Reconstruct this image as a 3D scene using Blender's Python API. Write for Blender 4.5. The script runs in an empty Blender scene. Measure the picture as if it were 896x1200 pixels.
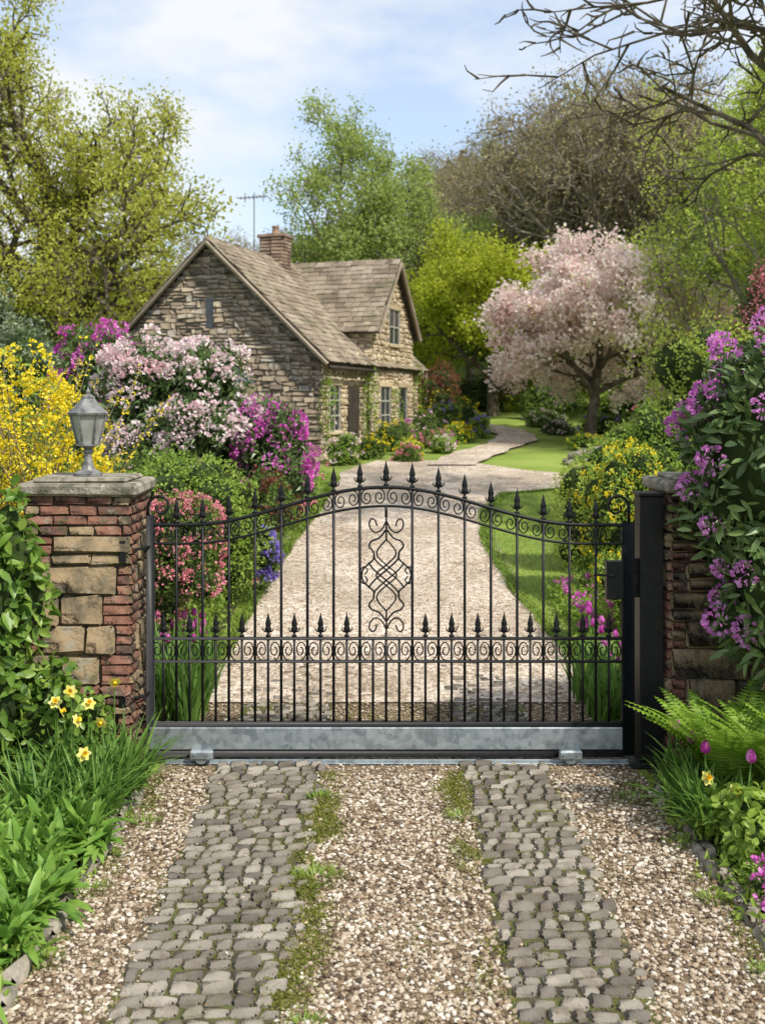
import bpy, math, numpy as np
from mathutils import Vector, Matrix
rng=np.random.default_rng(11)
sc=bpy.context.scene
# ------------------------------------------------------------------ helpers
def nrm(a):
    a=np.asarray(a,float); return a/np.maximum(np.linalg.norm(a,axis=-1,keepdims=True),1e-9)
class Geo:
    def __init__(s): s.v=[];s.l=[];s.n=[];s.m=[];s.o=0
    def add(s,V,F,mi=0):
        V=np.asarray(V,float).reshape(-1,3); F=np.asarray(F,int)
        s.v.append(V); s.l.append((F+s.o).ravel()); s.n.append(np.full(len(F),F.shape[1])); s.m.append(np.full(len(F),mi)); s.o+=len(V)
    def build(s,name,mats,smooth=False,parent=None,obj=True):
        me=bpy.data.meshes.new(name)
        V=np.concatenate(s.v);Lp=np.concatenate(s.l);N=np.concatenate(s.n);Mi=np.concatenate(s.m)
        me.vertices.add(len(V));me.vertices.foreach_set('co',V.astype(np.float32).ravel())
        me.loops.add(len(Lp));me.loops.foreach_set('vertex_index',Lp.astype(np.int32))
        me.polygons.add(len(N));me.polygons.foreach_set('loop_start',np.concatenate([[0],np.cumsum(N)[:-1]]).astype(np.int32))
        me.polygons.foreach_set('material_index',Mi.astype(np.int32))
        me.polygons.foreach_set('use_smooth',np.full(len(N),bool(smooth)))
        for m in (mats if isinstance(mats,(list,tuple)) else [mats]): me.materials.append(m)
        me.update(calc_edges=True)
        if not obj: return me
        ob=bpy.data.objects.new(name,me); sc.collection.objects.link(ob)
        if parent: ob.parent=parent
        return ob
def empty(name,mat=None):
    e=bpy.data.objects.new(name,None); sc.collection.objects.link(e); e.empty_display_size=.2
    if mat is not None: e.matrix_world=mat
    return e
SG=np.array([[x,y,z] for x in(-1,1) for y in(-1,1) for z in(-1,1)],float)
def _ci(sx,sy,sz): return (sx*4+sy*2+sz)*3
BQ=[];BT=[]
for k in range(3):
    a,b=[(1,2),(0,2),(0,1)][k]
    for s in(0,1):
        f=[]
        for (p,q) in((0,0),(1,0),(1,1),(0,1)):
            c=[0,0,0];c[k]=s;c[a]=p;c[b]=q;f.append(_ci(*c)+k)
        BQ.append(f)
    for p in(0,1):
        for q in(0,1):
            c0=[0,0,0];c0[a]=p;c0[b]=q;c1=list(c0);c1[k]=1
            BQ.append([_ci(*c0)+a,_ci(*c1)+a,_ci(*c1)+b,_ci(*c0)+b])
for i in range(8): BT.append([i*3,i*3+1,i*3+2])
BQ=np.array(BQ);BT=np.array(BT)
def blocks(g,C,H,b=.01,jit=0,yaw=None,R=None,o=None,mi=0,tilt=None):
    C=np.asarray(C,float).reshape(-1,3);H=np.asarray(H,float).reshape(-1,3);n=len(C)
    bb=np.minimum(b,H.min(axis=1)*.9)
    V=np.zeros((n,24,3))
    for i in range(8):
        for k in range(3):
            off=np.ones(3);off[k]=0
            V[:,i*3+k,:]=SG[i]*(H-bb[:,None]*off)
    if jit:
        J=rng.normal(0,jit,(n,8,3)); V+=np.repeat(J,3,axis=1)*np.minimum(1,H[:,None,:]/.05)
    if tilt is not None:
        V[:,:,2]+=V[:,:,0]*tilt[:,0,None]+V[:,:,1]*tilt[:,1,None]
    if yaw is not None:
        c,s=np.cos(yaw)[:,None],np.sin(yaw)[:,None]; x=V[:,:,0]*c-V[:,:,1]*s; y=V[:,:,0]*s+V[:,:,1]*c; V[:,:,0]=x;V[:,:,1]=y
    V+=C[:,None,:]; V=V.reshape(-1,3)
    if R is not None: V=V@np.asarray(R,float)   # rows of R = local axes
    if o is not None: V=V+np.asarray(o,float)
    base=(np.arange(n)*24)[:,None,None]
    st=g.o; g.add(V,(BQ[None]+base).reshape(-1,4),mi)
    Ft=(BT[None]+base).reshape(-1,3)
    g.l.append((Ft+st).ravel());g.n.append(np.full(len(Ft),3));g.m.append(np.full(len(Ft),mi))
def box(g,x0,x1,y0,y1,z0,z1,b=.004,mi=0,**k):
    blocks(g,[[(x0+x1)/2,(y0+y1)/2,(z0+z1)/2]],[[abs(x1-x0)/2,abs(y1-y0)/2,abs(z1-z0)/2]],b=b,mi=mi,**k)
def tube(g,P,r,sides=6,mi=0,ref=None,cap=True):
    P=np.asarray(P,float);n=len(P);r=np.broadcast_to(r,(n,))
    T=nrm(np.gradient(P,axis=0))
    if ref is None:
        m=np.abs(T.mean(0)); ref=np.eye(3)[np.argmin(m)]
    A=nrm(np.cross(T,ref));B=np.cross(T,A)
    th=np.arange(sides)/sides*2*np.pi+.4
    V=P[:,None]+r[:,None,None]*(A[:,None]*np.cos(th)[None,:,None]+B[:,None]*np.sin(th)[None,:,None])
    i=np.arange(n-1)[:,None]*sides;j=np.arange(sides)[None];j2=(j+1)%sides
    F=np.stack([i+j,i+j2,i+sides+j2,i+sides+j],-1).reshape(-1,4)
    st=g.o;g.add(V,F,mi)
    if cap:
        for q in(np.arange(sides)[::-1],np.arange(sides)+(n-1)*sides):
            g.l.append(q+st);g.n.append(np.array([sides]));g.m.append(np.array([mi]))
def lathe(g,prof,c,sides=12,mi=0,sc3=(1,1,1),rot=0):
    prof=np.array(prof,float);n=len(prof);th=np.arange(sides)/sides*2*np.pi+rot
    V=np.stack([prof[:,0,None]*np.cos(th)*sc3[0],prof[:,0,None]*np.sin(th)*sc3[1],np.repeat(prof[:,1,None],sides,1)*sc3[2]],-1)+np.array(c)
    i=np.arange(n-1)[:,None]*sides;j=np.arange(sides)[None];j2=(j+1)%sides
    g.add(V,np.stack([i+j,i+j2,i+sides+j2,i+sides+j],-1).reshape(-1,4),mi)
def cards(g,C,D,N,L,W,mi=0,fold=.18,m=.42):
    C=np.asarray(C,float);n=len(C)
    L=np.broadcast_to(L,(n,))[:,None];W=np.broadcast_to(W,(n,))[:,None]
    D=nrm(D);S=nrm(np.cross(D,N));N2=np.cross(S,D)
    V=np.stack([C,C+D*L*m+S*W/2+N2*W*fold,C+D*L-N2*L*.12,C+D*L*m-S*W/2+N2*W*fold],1)
    g.add(V,np.arange(n*4).reshape(-1,4),mi)
LT=np.array([(0,5,1),(1,5,6),(1,6,2),(2,6,7),(2,7,3),(3,7,4),(0,1,8),(1,9,8),(1,2,9),(2,10,9),(2,3,10),(3,4,10)])
def bigleaf(g,C,D,N,L,W,droop=.25,mi=0,fold=.2):
    C=np.asarray(C,float);n=len(C)
    L=np.broadcast_to(L,(n,))[:,None];W=np.broadcast_to(W,(n,))[:,None];droop=np.broadcast_to(droop,(n,))[:,None]
    D=nrm(D);S=nrm(np.cross(D,N));N2=np.cross(S,D);Z=np.array([0,0,1.])
    t=[0,.22,.52,.8,1];w=[0,.72,1,.62,0];V=[]
    mid=[C+D*L*a-Z*droop*L*a*a for a in t]
    V+=mid
    for sg in(1,-1):
        for i in(1,2,3): V.append(mid[i]+sg*S*W/2*w[i]+N2*W*fold*w[i])
    V=np.stack(V,1)
    g.add(V,(LT[None]+(np.arange(n)*11)[:,None,None]).reshape(-1,3),mi)
def blades(g,B,az,L,W,lean,bend,mi=0,seg=5):
    B=np.asarray(B,float);n=len(B);f=lambda a:np.broadcast_to(a,(n,))[:,None]
    L,W,lean,bend=f(L),f(W),f(lean),f(bend)
    A=np.stack([np.cos(az),np.sin(az),0*az],1);S=np.stack([-np.sin(az),np.cos(az),0*az],1);Z=np.array([0,0,1.])
    V=[]
    for i in range(seg+1):
        t=i/seg;P=B+A*L*(lean*t+bend*t*t)+Z*L*(t*(1-.25*lean)-bend*.75*t**2.6)
        w=W*.5*(1-t**2.2)*(0.75+.5*min(1,t*3)) if i<seg else W*.02
        V+=[P-S*w,P+S*w]
    V=np.stack(V,1);k=2*(seg+1)
    F=np.array([[2*i,2*i+1,2*i+3,2*i+2] for i in range(seg)])
    g.add(V,(F[None]+(np.arange(n)*k)[:,None,None]).reshape(-1,4),mi)
def rdir(n,zb=0): 
    return nrm(rng.normal(0,1,(n,3))+np.array([0,0,zb]))
def ico():
    t=(1+5**.5)/2
    V=nrm(np.array([(-1,t,0),(1,t,0),(-1,-t,0),(1,-t,0),(0,-1,t),(0,1,t),(0,-1,-t),(0,1,-t),(t,0,-1),(t,0,1),(-t,0,-1),(-t,0,1)],float))
    F=np.array([(0,11,5),(0,5,1),(0,1,7),(0,7,10),(0,10,11),(1,5,9),(5,11,4),(11,10,2),(10,7,6),(7,1,8),(3,9,4),(3,4,2),(3,2,6),(3,6,8),(3,8,9),(4,9,5),(2,4,11),(6,2,10),(8,6,7),(9,8,1)])
    return V,F
IV,IF=ico()
def subd(V,F):
    V=list(map(tuple,V));c={};G=[]
    def mid(a,b):
        k=(min(a,b),max(a,b))
        if k not in c:
            c[k]=len(V);V.append(tuple(nrm((np.array(V[a])+np.array(V[b]))/2)))
        return c[k]
    for a,b,d in F:
        x,y,z=mid(a,b),mid(b,d),mid(d,a);G+=[(a,x,z),(x,b,y),(z,y,d),(x,y,z)]
    return np.array(V),np.array(G)
I2V,I2F=subd(IV,IF)
def rocks(g,C,S,jit=.15,mi=0,T=(IV,IF)):
    C=np.asarray(C,float);n=len(C);tv,tf=T
    V=tv[None]*(1+rng.normal(0,jit,(n,len(tv),1)))*np.asarray(S)[:,None,:]
    a=rng.uniform(0,6.28,n)[:,None];x=V[:,:,0]*np.cos(a)-V[:,:,1]*np.sin(a);y=V[:,:,0]*np.sin(a)+V[:,:,1]*np.cos(a)
    V=np.stack([x,y,V[:,:,2]],-1)+C[:,None]
    g.add(V,(tf[None]+(np.arange(n)*len(tv))[:,None,None]).reshape(-1,3),mi)
# ------------------------------------------------------------------ materials
def M(name,cols,rough=.8,metal=0,ns=5,isl=.6,bump=0,bs=40,trans=0,spec=.3,det=4,vor=0,pos=None,stain=None):
    m=bpy.data.materials.new(name);m.use_nodes=True;nt=m.node_tree;N=nt.nodes;K=nt.links
    N.clear();out=N.new('ShaderNodeOutputMaterial');p=N.new('ShaderNodeBsdfPrincipled')
    p.inputs['Roughness'].default_value=rough;p.inputs['Metallic'].default_value=metal;p.inputs['Specular IOR Level'].default_value=spec
    tc=N.new('ShaderNodeTexCoord');no=N.new('ShaderNodeTexNoise');no.inputs['Scale'].default_value=ns;no.inputs['Detail'].default_value=det
    K.new(tc.outputs['Object'],no.inputs['Vector'])
    mr=N.new('ShaderNodeMapRange');mr.inputs['From Min'].default_value=.3;mr.inputs['From Max'].default_value=.7;K.new(no.outputs['Fac'],mr.inputs['Value'])
    fac=mr.outputs['Result']
    if isl>0 or vor>0:
        if vor>0:
            vt=N.new('ShaderNodeTexVoronoi');vt.inputs['Scale'].default_value=vor;K.new(tc.outputs['Object'],vt.inputs['Vector'])
            sx=N.new('ShaderNodeSeparateColor');K.new(vt.outputs['Color'],sx.inputs['Color']);src=sx.outputs[0]; w=isl if isl>0 else .6
        else:
            ge=N.new('ShaderNodeNewGeometry');src=ge.outputs['Random Per Island'];w=isl
        mx=N.new('ShaderNodeMix');mx.data_type='FLOAT';mx.inputs[0].default_value=w
        K.new(fac,mx.inputs[2]);K.new(src,mx.inputs[3]);fac=mx.outputs[0]
    cr=N.new('ShaderNodeValToRGB');K.new(fac,cr.inputs['Fac']);e=cr.color_ramp.elements
    while len(e)<len(cols): e.new(.5)
    for i,c in enumerate(cols):
        e[i].position=(pos[i] if pos else (.08+.84*i/(len(cols)-1) if len(cols)>1 else 0));e[i].color=(*c,1)
    col=cr.outputs['Color']
    if stain:   # weathering / moss / lichen in patches: (colour, scale, threshold, strength)
        for (sc_,ss,th,am) in stain:
            sn=N.new('ShaderNodeTexNoise');sn.inputs['Scale'].default_value=ss;sn.inputs['Detail'].default_value=8;sn.inputs['Roughness'].default_value=.65;K.new(tc.outputs['Object'],sn.inputs['Vector'])
            sm=N.new('ShaderNodeMapRange');sm.inputs['From Min'].default_value=th;sm.inputs['From Max'].default_value=th+.1;sm.inputs['To Max'].default_value=am;K.new(sn.outputs['Fac'],sm.inputs['Value'])
            mm=N.new('ShaderNodeMix');mm.data_type='RGBA';mm.inputs[7].default_value=(*sc_,1);K.new(sm.outputs[0],mm.inputs[0]);K.new(col,mm.inputs[6]);col=mm.outputs[2]
    K.new(col,p.inputs['Base Color'])
    if bump:
        bn=N.new('ShaderNodeTexNoise');bn.inputs['Scale'].default_value=bs;bn.inputs['Detail'].default_value=6;K.new(tc.outputs['Object'],bn.inputs['Vector'])
        bp=N.new('ShaderNodeBump');bp.inputs['Strength'].default_value=bump;bp.inputs['Distance'].default_value=.02
        h=bn.outputs['Fac']
        if vor>0:
            ad=N.new('ShaderNodeMath');ad.operation='SUBTRACT';K.new(h,ad.inputs[0]);K.new(vt.outputs['Distance'],ad.inputs[1]);h=ad.outputs[0]
        K.new(h,bp.inputs['Height']);K.new(bp.outputs['Normal'],p.inputs['Normal'])
    sh=p.outputs[0]
    if trans>0:
        tr=N.new('ShaderNodeBsdfTranslucent');K.new(col,tr.inputs['Color']);ms=N.new('ShaderNodeMixShader');ms.inputs[0].default_value=trans
        K.new(sh,ms.inputs[1]);K.new(tr.outputs[0],ms.inputs[2]);sh=ms.outputs[0]
    K.new(sh,out.inputs['Surface']);return m
def leafM(name,c0,c1,c2,rough=.5,trans=.38,ns=1.2,spec=.3,isl=.6,stain=None): return M(name,[c0,c1,c2],rough=rough,ns=ns,isl=isl,trans=trans,spec=spec,det=3,stain=stain)
m_iron=M('black_iron',[(.006,.006,.007),(.012,.012,.013)],rough=.45,ns=30,isl=0,bump=.08,bs=200,spec=.3)
m_galv=M('galvanised_steel',[(.22,.26,.28),(.36,.41,.43),(.46,.51,.53)],rough=.42,metal=.55,ns=14,isl=0,bump=.05,bs=60,vor=22,spec=.5,stain=[((.12,.12,.11),3,.56,.45)])
m_sett=M('sett_stone',[(.1,.085,.07),(.175,.152,.125),(.25,.22,.18),(.35,.31,.26)],rough=.75,ns=9,isl=.7,bump=.6,bs=90,stain=[((.1,.095,.035),2.2,.56,.5),((.11,.08,.052),5,.54,.55)])
m_peb=M('pebble',[(.06,.042,.03),(.17,.115,.07),(.3,.215,.14),(.4,.32,.225),(.5,.43,.34),(.66,.6,.52)],rough=.8,ns=3,isl=.85)
m_gravel=M('gravel',[(.09,.06,.035),(.2,.14,.085),(.32,.24,.15),(.46,.37,.26)],rough=.95,ns=2,isl=.75,bump=.9,bs=120,vor=55,stain=[((.1,.1,.04),1.4,.58,.5)])
m_gravel2=M('drive_gravel',[(.2,.15,.105),(.38,.295,.215),(.54,.44,.345),(.68,.58,.475),(.78,.7,.61)],rough=.95,ns=.9,isl=.62,bump=.9,bs=60,vor=24,stain=[((.3,.235,.165),.5,.5,.5),((.2,.2,.09),.9,.59,.45)])
m_dirt=M('joint_dirt',[(.045,.04,.022),(.09,.075,.042),(.1,.105,.03),(.13,.14,.04)],rough=1,ns=8,isl=0,bump=.8,bs=120)
m_soil=M('soil',[(.035,.024,.015),(.07,.05,.03),(.06,.07,.02)],rough=1,ns=4,isl=0,bump=1,bs=40)
m_lawn=M('lawn',[(.12,.17,.03),(.21,.29,.045),(.31,.38,.085)],rough=.9,ns=.5,isl=0,bump=.7,bs=60,det=8,stain=[((.16,.19,.05),.25,.5,.5)])
m_grass=leafM('grass_blade',(.11,.19,.025),(.22,.33,.045),(.34,.43,.09))
m_moss=leafM('moss',(.08,.1,.012),(.18,.2,.025),(.31,.3,.07),trans=.2,ns=6)
m_brick=M('red_brick',[(.075,.045,.037),(.17,.08,.055),(.25,.12,.08),(.25,.18,.125)],rough=.9,ns=14,isl=.5,bump=.8,bs=60,stain=[((.06,.055,.04),5,.5,.75),((.3,.28,.22),11,.58,.65),((.1,.11,.04),3,.58,.6)])
m_pst=M('pillar_stone',[(.07,.06,.04),(.15,.12,.075),(.25,.185,.11),(.3,.22,.13),(.27,.24,.18)],rough=.95,ns=7,isl=.4,bump=1,bs=30,det=8,stain=[((.05,.045,.032),4,.49,.8),((.36,.34,.27),13,.6,.7),((.11,.12,.04),3,.57,.65)])
m_mort=M('mortar',[(.12,.1,.08),(.22,.19,.15)],rough=1,ns=15,isl=0,bump=.5,bs=80)
m_cap=M('cap_stone',[(.12,.11,.08),(.25,.22,.17),(.36,.32,.26)],rough=.95,ns=9,isl=0,bump=.8,bs=40,det=8,stain=[((.07,.07,.045),6,.54,.7),((.45,.43,.36),16,.6,.6)])
m_wst=M('cottage_stone',[(.13,.1,.075),(.22,.175,.125),(.31,.25,.175),(.39,.32,.235),(.29,.27,.235)],rough=.95,ns=2,isl=.75,bump=.6,bs=20,stain=[((.13,.11,.09),1.2,.5,.55),((.28,.18,.1),3,.6,.5),((.4,.37,.3),6,.62,.4)])
m_wst2=M('cottage_front_stone',[(.34,.26,.16),(.48,.38,.24),(.58,.47,.32),(.64,.54,.4)],rough=.95,ns=2,isl=.65,bump=.4,bs=25,stain=[((.28,.23,.17),1.6,.53,.5)])
m_wm=M('cottage_mortar',[(.2,.17,.13),(.3,.255,.2)],rough=1,ns=4,isl=0)
m_tile=M('roof_tile',[(.13,.1,.072),(.21,.165,.12),(.28,.225,.165),(.35,.295,.225)],rough=.9,ns=1.5,isl=.55,bump=.3,bs=30,stain=[((.12,.12,.055),1.1,.54,.6),((.4,.36,.28),5,.62,.5)])
m_wood=M('dark_wood',[(.03,.025,.02),(.06,.045,.035)],rough=.7,ns=6,isl=0)
m_slate=M('slate',[(.07,.09,.12),(.12,.14,.17)],rough=.5,ns=6,isl=.5)
m_frame=M('window_frame',[(.3,.28,.24),(.42,.4,.35)],rough=.6,ns=6,isl=0)
m_glass=M('dark_glass',[(.02,.022,.025),(.04,.045,.05)],rough=.08,ns=2,isl=0,spec=.8)
m_pot=M('terracotta',[(.25,.15,.1),(.36,.24,.16)],rough=.9,ns=6,isl=0)
m_pewter=M('pewter',[(.1,.1,.1),(.2,.2,.195),(.27,.27,.26)],rough=.5,metal=.3,ns=20,isl=0,bump=.1,bs=80)
m_lglass=M('frosted_glass',[(.4,.4,.36),(.58,.58,.54)],rough=.25,ns=9,isl=0,spec=.6,trans=.4)
m_bark=M('bark',[(.05,.04,.028),(.1,.08,.055),(.16,.135,.095)],rough=1,ns=4,isl=.1,bump=.7,bs=14)
m_barkl=M('bark_light',[(.12,.1,.075),(.2,.17,.13),(.3,.26,.2)],rough=1,ns=2,isl=.3)
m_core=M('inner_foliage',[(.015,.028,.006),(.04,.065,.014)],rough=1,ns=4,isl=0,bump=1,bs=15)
L_oak=leafM('oak_leaves',(.28,.3,.035),(.45,.47,.065),(.6,.58,.13),trans=.45)
L_mid=leafM('tree_leaves',(.2,.28,.055),(.34,.42,.1),(.5,.57,.2),trans=.45)
L_lime=leafM('lime_leaves',(.3,.4,.05),(.47,.56,.09),(.62,.67,.18),trans=.45)
L_yel=leafM('maple_leaves',(.28,.35,.02),(.44,.5,.035),(.6,.61,.08),trans=.45)
L_dark=leafM('dark_leaves',(.03,.055,.017),(.07,.11,.032),(.14,.19,.06),trans=.2)
L_bush=leafM('shrub_leaves',(.07,.12,.025),(.155,.24,.042),(.27,.37,.08),trans=.35)
L_brt=leafM('bright_leaves',(.15,.25,.03),(.27,.4,.055),(.42,.54,.12),trans=.42)
L_grey=leafM('grey_green_leaves',(.13,.18,.1),(.24,.3,.18),(.36,.42,.27),trans=.25)
L_brown=leafM('budding_leaves',(.24,.19,.1),(.36,.29,.15),(.42,.4,.17),trans=.3)
L_red=leafM('bronze_leaves',(.1,.03,.02),(.2,.07,.04),(.3,.13,.07))
L_rho=leafM('rhododendron_leaves',(.05,.09,.03),(.1,.165,.045),(.2,.28,.09),rough=.38,trans=.2,spec=.45,stain=[((.25,.27,.06),9,.62,.5)])
L_strap=leafM('strap_leaves',(.06,.15,.025),(.15,.28,.05),(.27,.42,.1),trans=.4,stain=[((.35,.34,.1),6,.64,.6)])
L_gar=leafM('broad_leaves',(.09,.19,.03),(.18,.34,.05),(.32,.49,.1),rough=.45,trans=.4,ns=14,isl=.5,stain=[((.3,.34,.08),7,.6,.5),((.06,.14,.03),18,.6,.4)])
L_laur=leafM('laurel_leaves',(.07,.15,.025),(.16,.28,.04),(.32,.44,.08),rough=.4,spec=.5,ns=8)
L_fern=leafM('fern_leaves',(.14,.26,.02),(.25,.4,.045),(.38,.52,.1),trans=.4)
F_yel=leafM('yellow_flowers',(.68,.5,.01),(.83,.68,.02),(.88,.78,.12),trans=.35)
F_daf=leafM('daffodil_petals',(.8,.7,.12),(.86,.78,.2),(.9,.84,.4),trans=.35)
F_wht=leafM('blush_flowers',(.78,.45,.52),(.86,.7,.71),(.9,.85,.81),trans=.3)
F_chr=leafM('cherry_blossom',(.78,.55,.53),(.87,.73,.68),(.9,.85,.79),trans=.42)
F_mag=leafM('magenta_flowers',(.5,.04,.34),(.68,.12,.52),(.8,.32,.68),trans=.3)
F_pur=leafM('purple_flowers',(.58,.12,.52),(.73,.26,.66),(.85,.5,.8),trans=.4)
F_pnk=leafM('coral_pink_flowers',(.62,.12,.2),(.78,.28,.33),(.84,.5,.5),trans=.3)
F_blu=leafM('blue_flowers',(.16,.1,.45),(.28,.2,.6),(.4,.33,.7),trans=.3)
F_org=M('daffodil_trumpet',[(.8,.5,.02),(.88,.62,.03)],rough=.5,ns=20,isl=0)
# ------------------------------------------------------------------ terrain
_y=np.linspace(-60,1600,16601)
_z=np.interp(_y,[-60,8.6,11,15,20,25,30,35,45,55,70,90,130,300,1600],[0,0,.17,.5,.87,1.22,1.5,1.8,2.3,3.2,6.5,10,13,18,30])
_k=np.hanning(17);_k/=_k.sum();_z=np.convolve(np.pad(_z,8,'edge'),_k,'valid')
def Hh(x,y):
    x=np.asarray(x,float);y=np.asarray(y,float)
    z=np.interp(y,_y,_z)
    s=np.clip((y-42)/40,0,1);s=s*s*(3-2*s)
    return z+s*np.clip(x/22,-.5,1.3)*3.2
def sheet(name,ys,xl,xr,nx,off,mat,parent=None,wob=0):
    ys=np.asarray(ys);t=np.linspace(0,1,nx)
    xl=np.asarray(xl)+0*ys;xr=np.asarray(xr)+0*ys
    if wob:
        xl=xl+wob*np.sin(ys*3.1)*np.sin(ys*1.3+1);xr=xr+wob*np.sin(ys*2.7+2)*np.sin(ys*1.1)
    X=xl[:,None]*(1-t)+xr[:,None]*t;Y=np.repeat(ys[:,None],nx,1)
    Z=Hh(X,Y)+off+.012*np.clip((Y-8)/2,0,1)
    i=np.arange(len(ys)-1)[:,None]*nx;j=np.arange(nx-1)[None]
    g=Geo();g.add(np.stack([X,Y,Z],-1),np.stack([i+j,i+j+1,i+nx+j+1,i+nx+j],-1).reshape(-1,4));return g.build(name,mat,True,parent)
xs=np.concatenate([[-900,-600,-350,-200,-120,-80],np.arange(-60,-12,3),np.arange(-12,14,1.),np.arange(14,62,3),[80,120,200,350,600,900]])
ysg=np.concatenate([np.arange(-60,-4,7),np.arange(-4,40,.5),np.arange(40,110,2.5),[120,140,180,250,400,700,1100,1500]])
X,Y=np.meshgrid(xs,ysg);g=Geo();nx=len(xs);i=np.arange(len(ysg)-1)[:,None]*nx;j=np.arange(nx-1)[None]
g.add(np.stack([X,Y,Hh(X,Y)],-1),np.stack([i+j,i+j+1,i+nx+j+1,i+nx+j],-1).reshape(-1,4));g.build('ground',m_lawn,True)
sheet('gravel_driveway',np.arange(-3,9.3,.25),-1.64,1.86,6,.006,m_gravel)
sheet('flower_bed_soil',np.arange(-3,24.1,.4),-9,-1.72,12,.003,m_soil)
sheet('flower_bed_soil',np.arange(-3,10.1,.4),1.93,9,12,.003,m_soil)
dy=np.arange(9,25.01,.25)
dl=np.interp(dy,[9,14.4,18.8,23,25],[-1.62,-1.4,-1.07,-.9,-.2]);dr=np.interp(dy,[9,9.6,13,15.3,18,20,20.8,22.5,23.3,25],[1.9,1.9,1.6,1.5,1.7,2.3,3.9,4.6,3.2,2.0])
sheet('gravel_driveway',dy,dl,dr,14,.02,m_gravel2,wob=.06)
py=np.arange(24,46.1,.25);pc=np.interp(py,[24,26,28,30,32,34.5,37,40,43,46],[1.6,2.2,3.1,3.9,4.2,3.7,2.7,2.4,3.4,4.6])
pc=np.convolve(np.pad(pc,4,'edge'),np.ones(9)/9,'valid')
sheet('garden_path',py,pc-.6,pc+.6,4,.05,m_gravel2,wob=.1)
# cobble tracks
for (a,b) in((-1.2,-.46),(.59,1.2)):
    sheet('cobble_track_bedding',np.arange(-2,9.9,.25),a-.02,b+.02,3,.014,m_dirt)
    g=Geo();C=[];Hs=[]
    y=-1.5
    while y<10.4:
        d=rng.uniform(.068,.108);w0=a+rng.uniform(-.04,.04);w1=b+rng.uniform(-.05,.05)
        x=w0
        while x<w1-.04:
            w=rng.uniform(.07,.16);w=min(w,w1-x+.03);
            if w<.05: break
            if (y<8.7 and rng.random()>.012) or rng.random()<(10.4-y)/1.7*.9:
                C.append([x+w/2,y+d/2+rng.normal(0,.006),0]);Hs.append([w/2-.006,d/2-rng.uniform(.004,.010),.035])
            x+=w
        y+=d
    C=np.array(C);Hs=np.array(Hs);C[:,2]=Hh(C[:,0],C[:,1])+.012*np.clip((C[:,1]-8)/2,0,1)-.005+rng.normal(0,.004,len(C))-.006*np.clip((C[:,1]-8),0,2)
    blocks(g,C,Hs,b=.011,jit=.006,yaw=rng.normal(0,.07,len(C)),tilt=rng.normal(0,.025,(len(C),2)))
    g.build('cobblestone_track',m_sett,True)
g=Geo()
def patchy(x,y,s=2.,ph=0): return np.sin(x*s*2.1+ph+1.7*np.sin(y*s*.9))*np.sin(y*s*1.7+ph*2+1.3*np.sin(x*s*1.9))
def peb(n,x0,x1,y0,y1,s0,s1,lift=0):
    x=rng.uniform(x0,x1,n);y=rng.uniform(y0,y1,n);s=s0+(s1-s0)*rng.uniform(0,1,n)**1.7
    rocks(g,np.stack([x,y,Hh(x,y)+.008+lift+s*.25+.02*np.clip((y-8)/2,0,1)],1),np.stack([s,s*rng.uniform(.6,.95,n),s*rng.uniform(.4,.65,n)],1))
peb(18000,-.46,.59,2.8,7.4,.006,.019);peb(8000,-1.66,-1.18,2.8,7.4,.006,.019);peb(10000,1.18,1.87,2.8,7.4,.006,.019)
peb(9000,-1.6,1.8,7.4,10.5,.007,.015);peb(9000,-1.55,1.75,10,16,.008,.016)
peb(3600,-1.25,1.25,3.2,7.4,.004,.010);peb(1200,-1.27,-1.12,3,7.4,.006,.015);peb(1200,1.12,1.26,3,7.4,.006,.015)
g.build('loose_gravel',m_peb)
g=Geo()
def moss(n,xc,w,y0,y1,mi=0,ph=0,sz=.015,thr=-.1):
    x=xc+rng.normal(0,w,n);y=rng.uniform(y0,y1,n);x=x+.035*np.sin(y*5+ph)+.02*np.sin(y*13);k=patchy(x,y,2.2,ph)+.5*patchy(x,y,7,ph)+rng.normal(0,.3,n)>thr;x=x[k];y=y[k];n=len(x)
    cards(g,np.stack([x,y,np.full(n,.01)+Hh(x,y)+rng.uniform(0,.016,n)],1),rdir(n,.5),rdir(n,1.5),rng.uniform(.5,1.4,n)*sz,rng.uniform(.5,1.2,n)*sz*.7,mi)
moss(24000,-.4,.065,3,7.4,thr=0);moss(20000,.53,.06,3,7.4,ph=1,thr=.1);moss(26000,-.85,.25,3,7.4,ph=2,thr=.25,sz=.010);moss(22000,.9,.22,3,7.4,ph=3,thr=.25,sz=.010)
moss(6000,.05,.3,3,7.4,ph=5,thr=.7);moss(9000,0,.35,7.8,11,ph=4,thr=.1);moss(5000,-1.6,.06,4,7.4,ph=5,thr=.1);moss(5000,1.82,.06,4,7.4,ph=6,thr=.1)
g.build('moss',m_moss)
g=Geo()
for (x,y,r,n) in((-.36,5.75,.12,200),(-.33,4.4,.06,60),(.5,6.6,.07,80),(-.42,6.9,.08,80),(1.65,6.9,.1,90),(-1.5,6.5,.09,80),(-1.6,5.6,.08,90),(-1.6,6.0,.08,90),(1.78,5.5,.08,90),(1.8,6.2,.08,90),(1.8,4.8,.06,70),(-1.62,4.9,.08,90)):
    a=rng.uniform(0,6.28,n);q=r*np.sqrt(rng.uniform(0,1,n));blades(g,np.stack([x+q*np.cos(a)*1.2,y+q*np.sin(a),0*a+.012],1),a,rng.uniform(.03,.07,n),.006,.4,.3,seg=3)
g.build('grass_tufts',m_grass)
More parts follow.
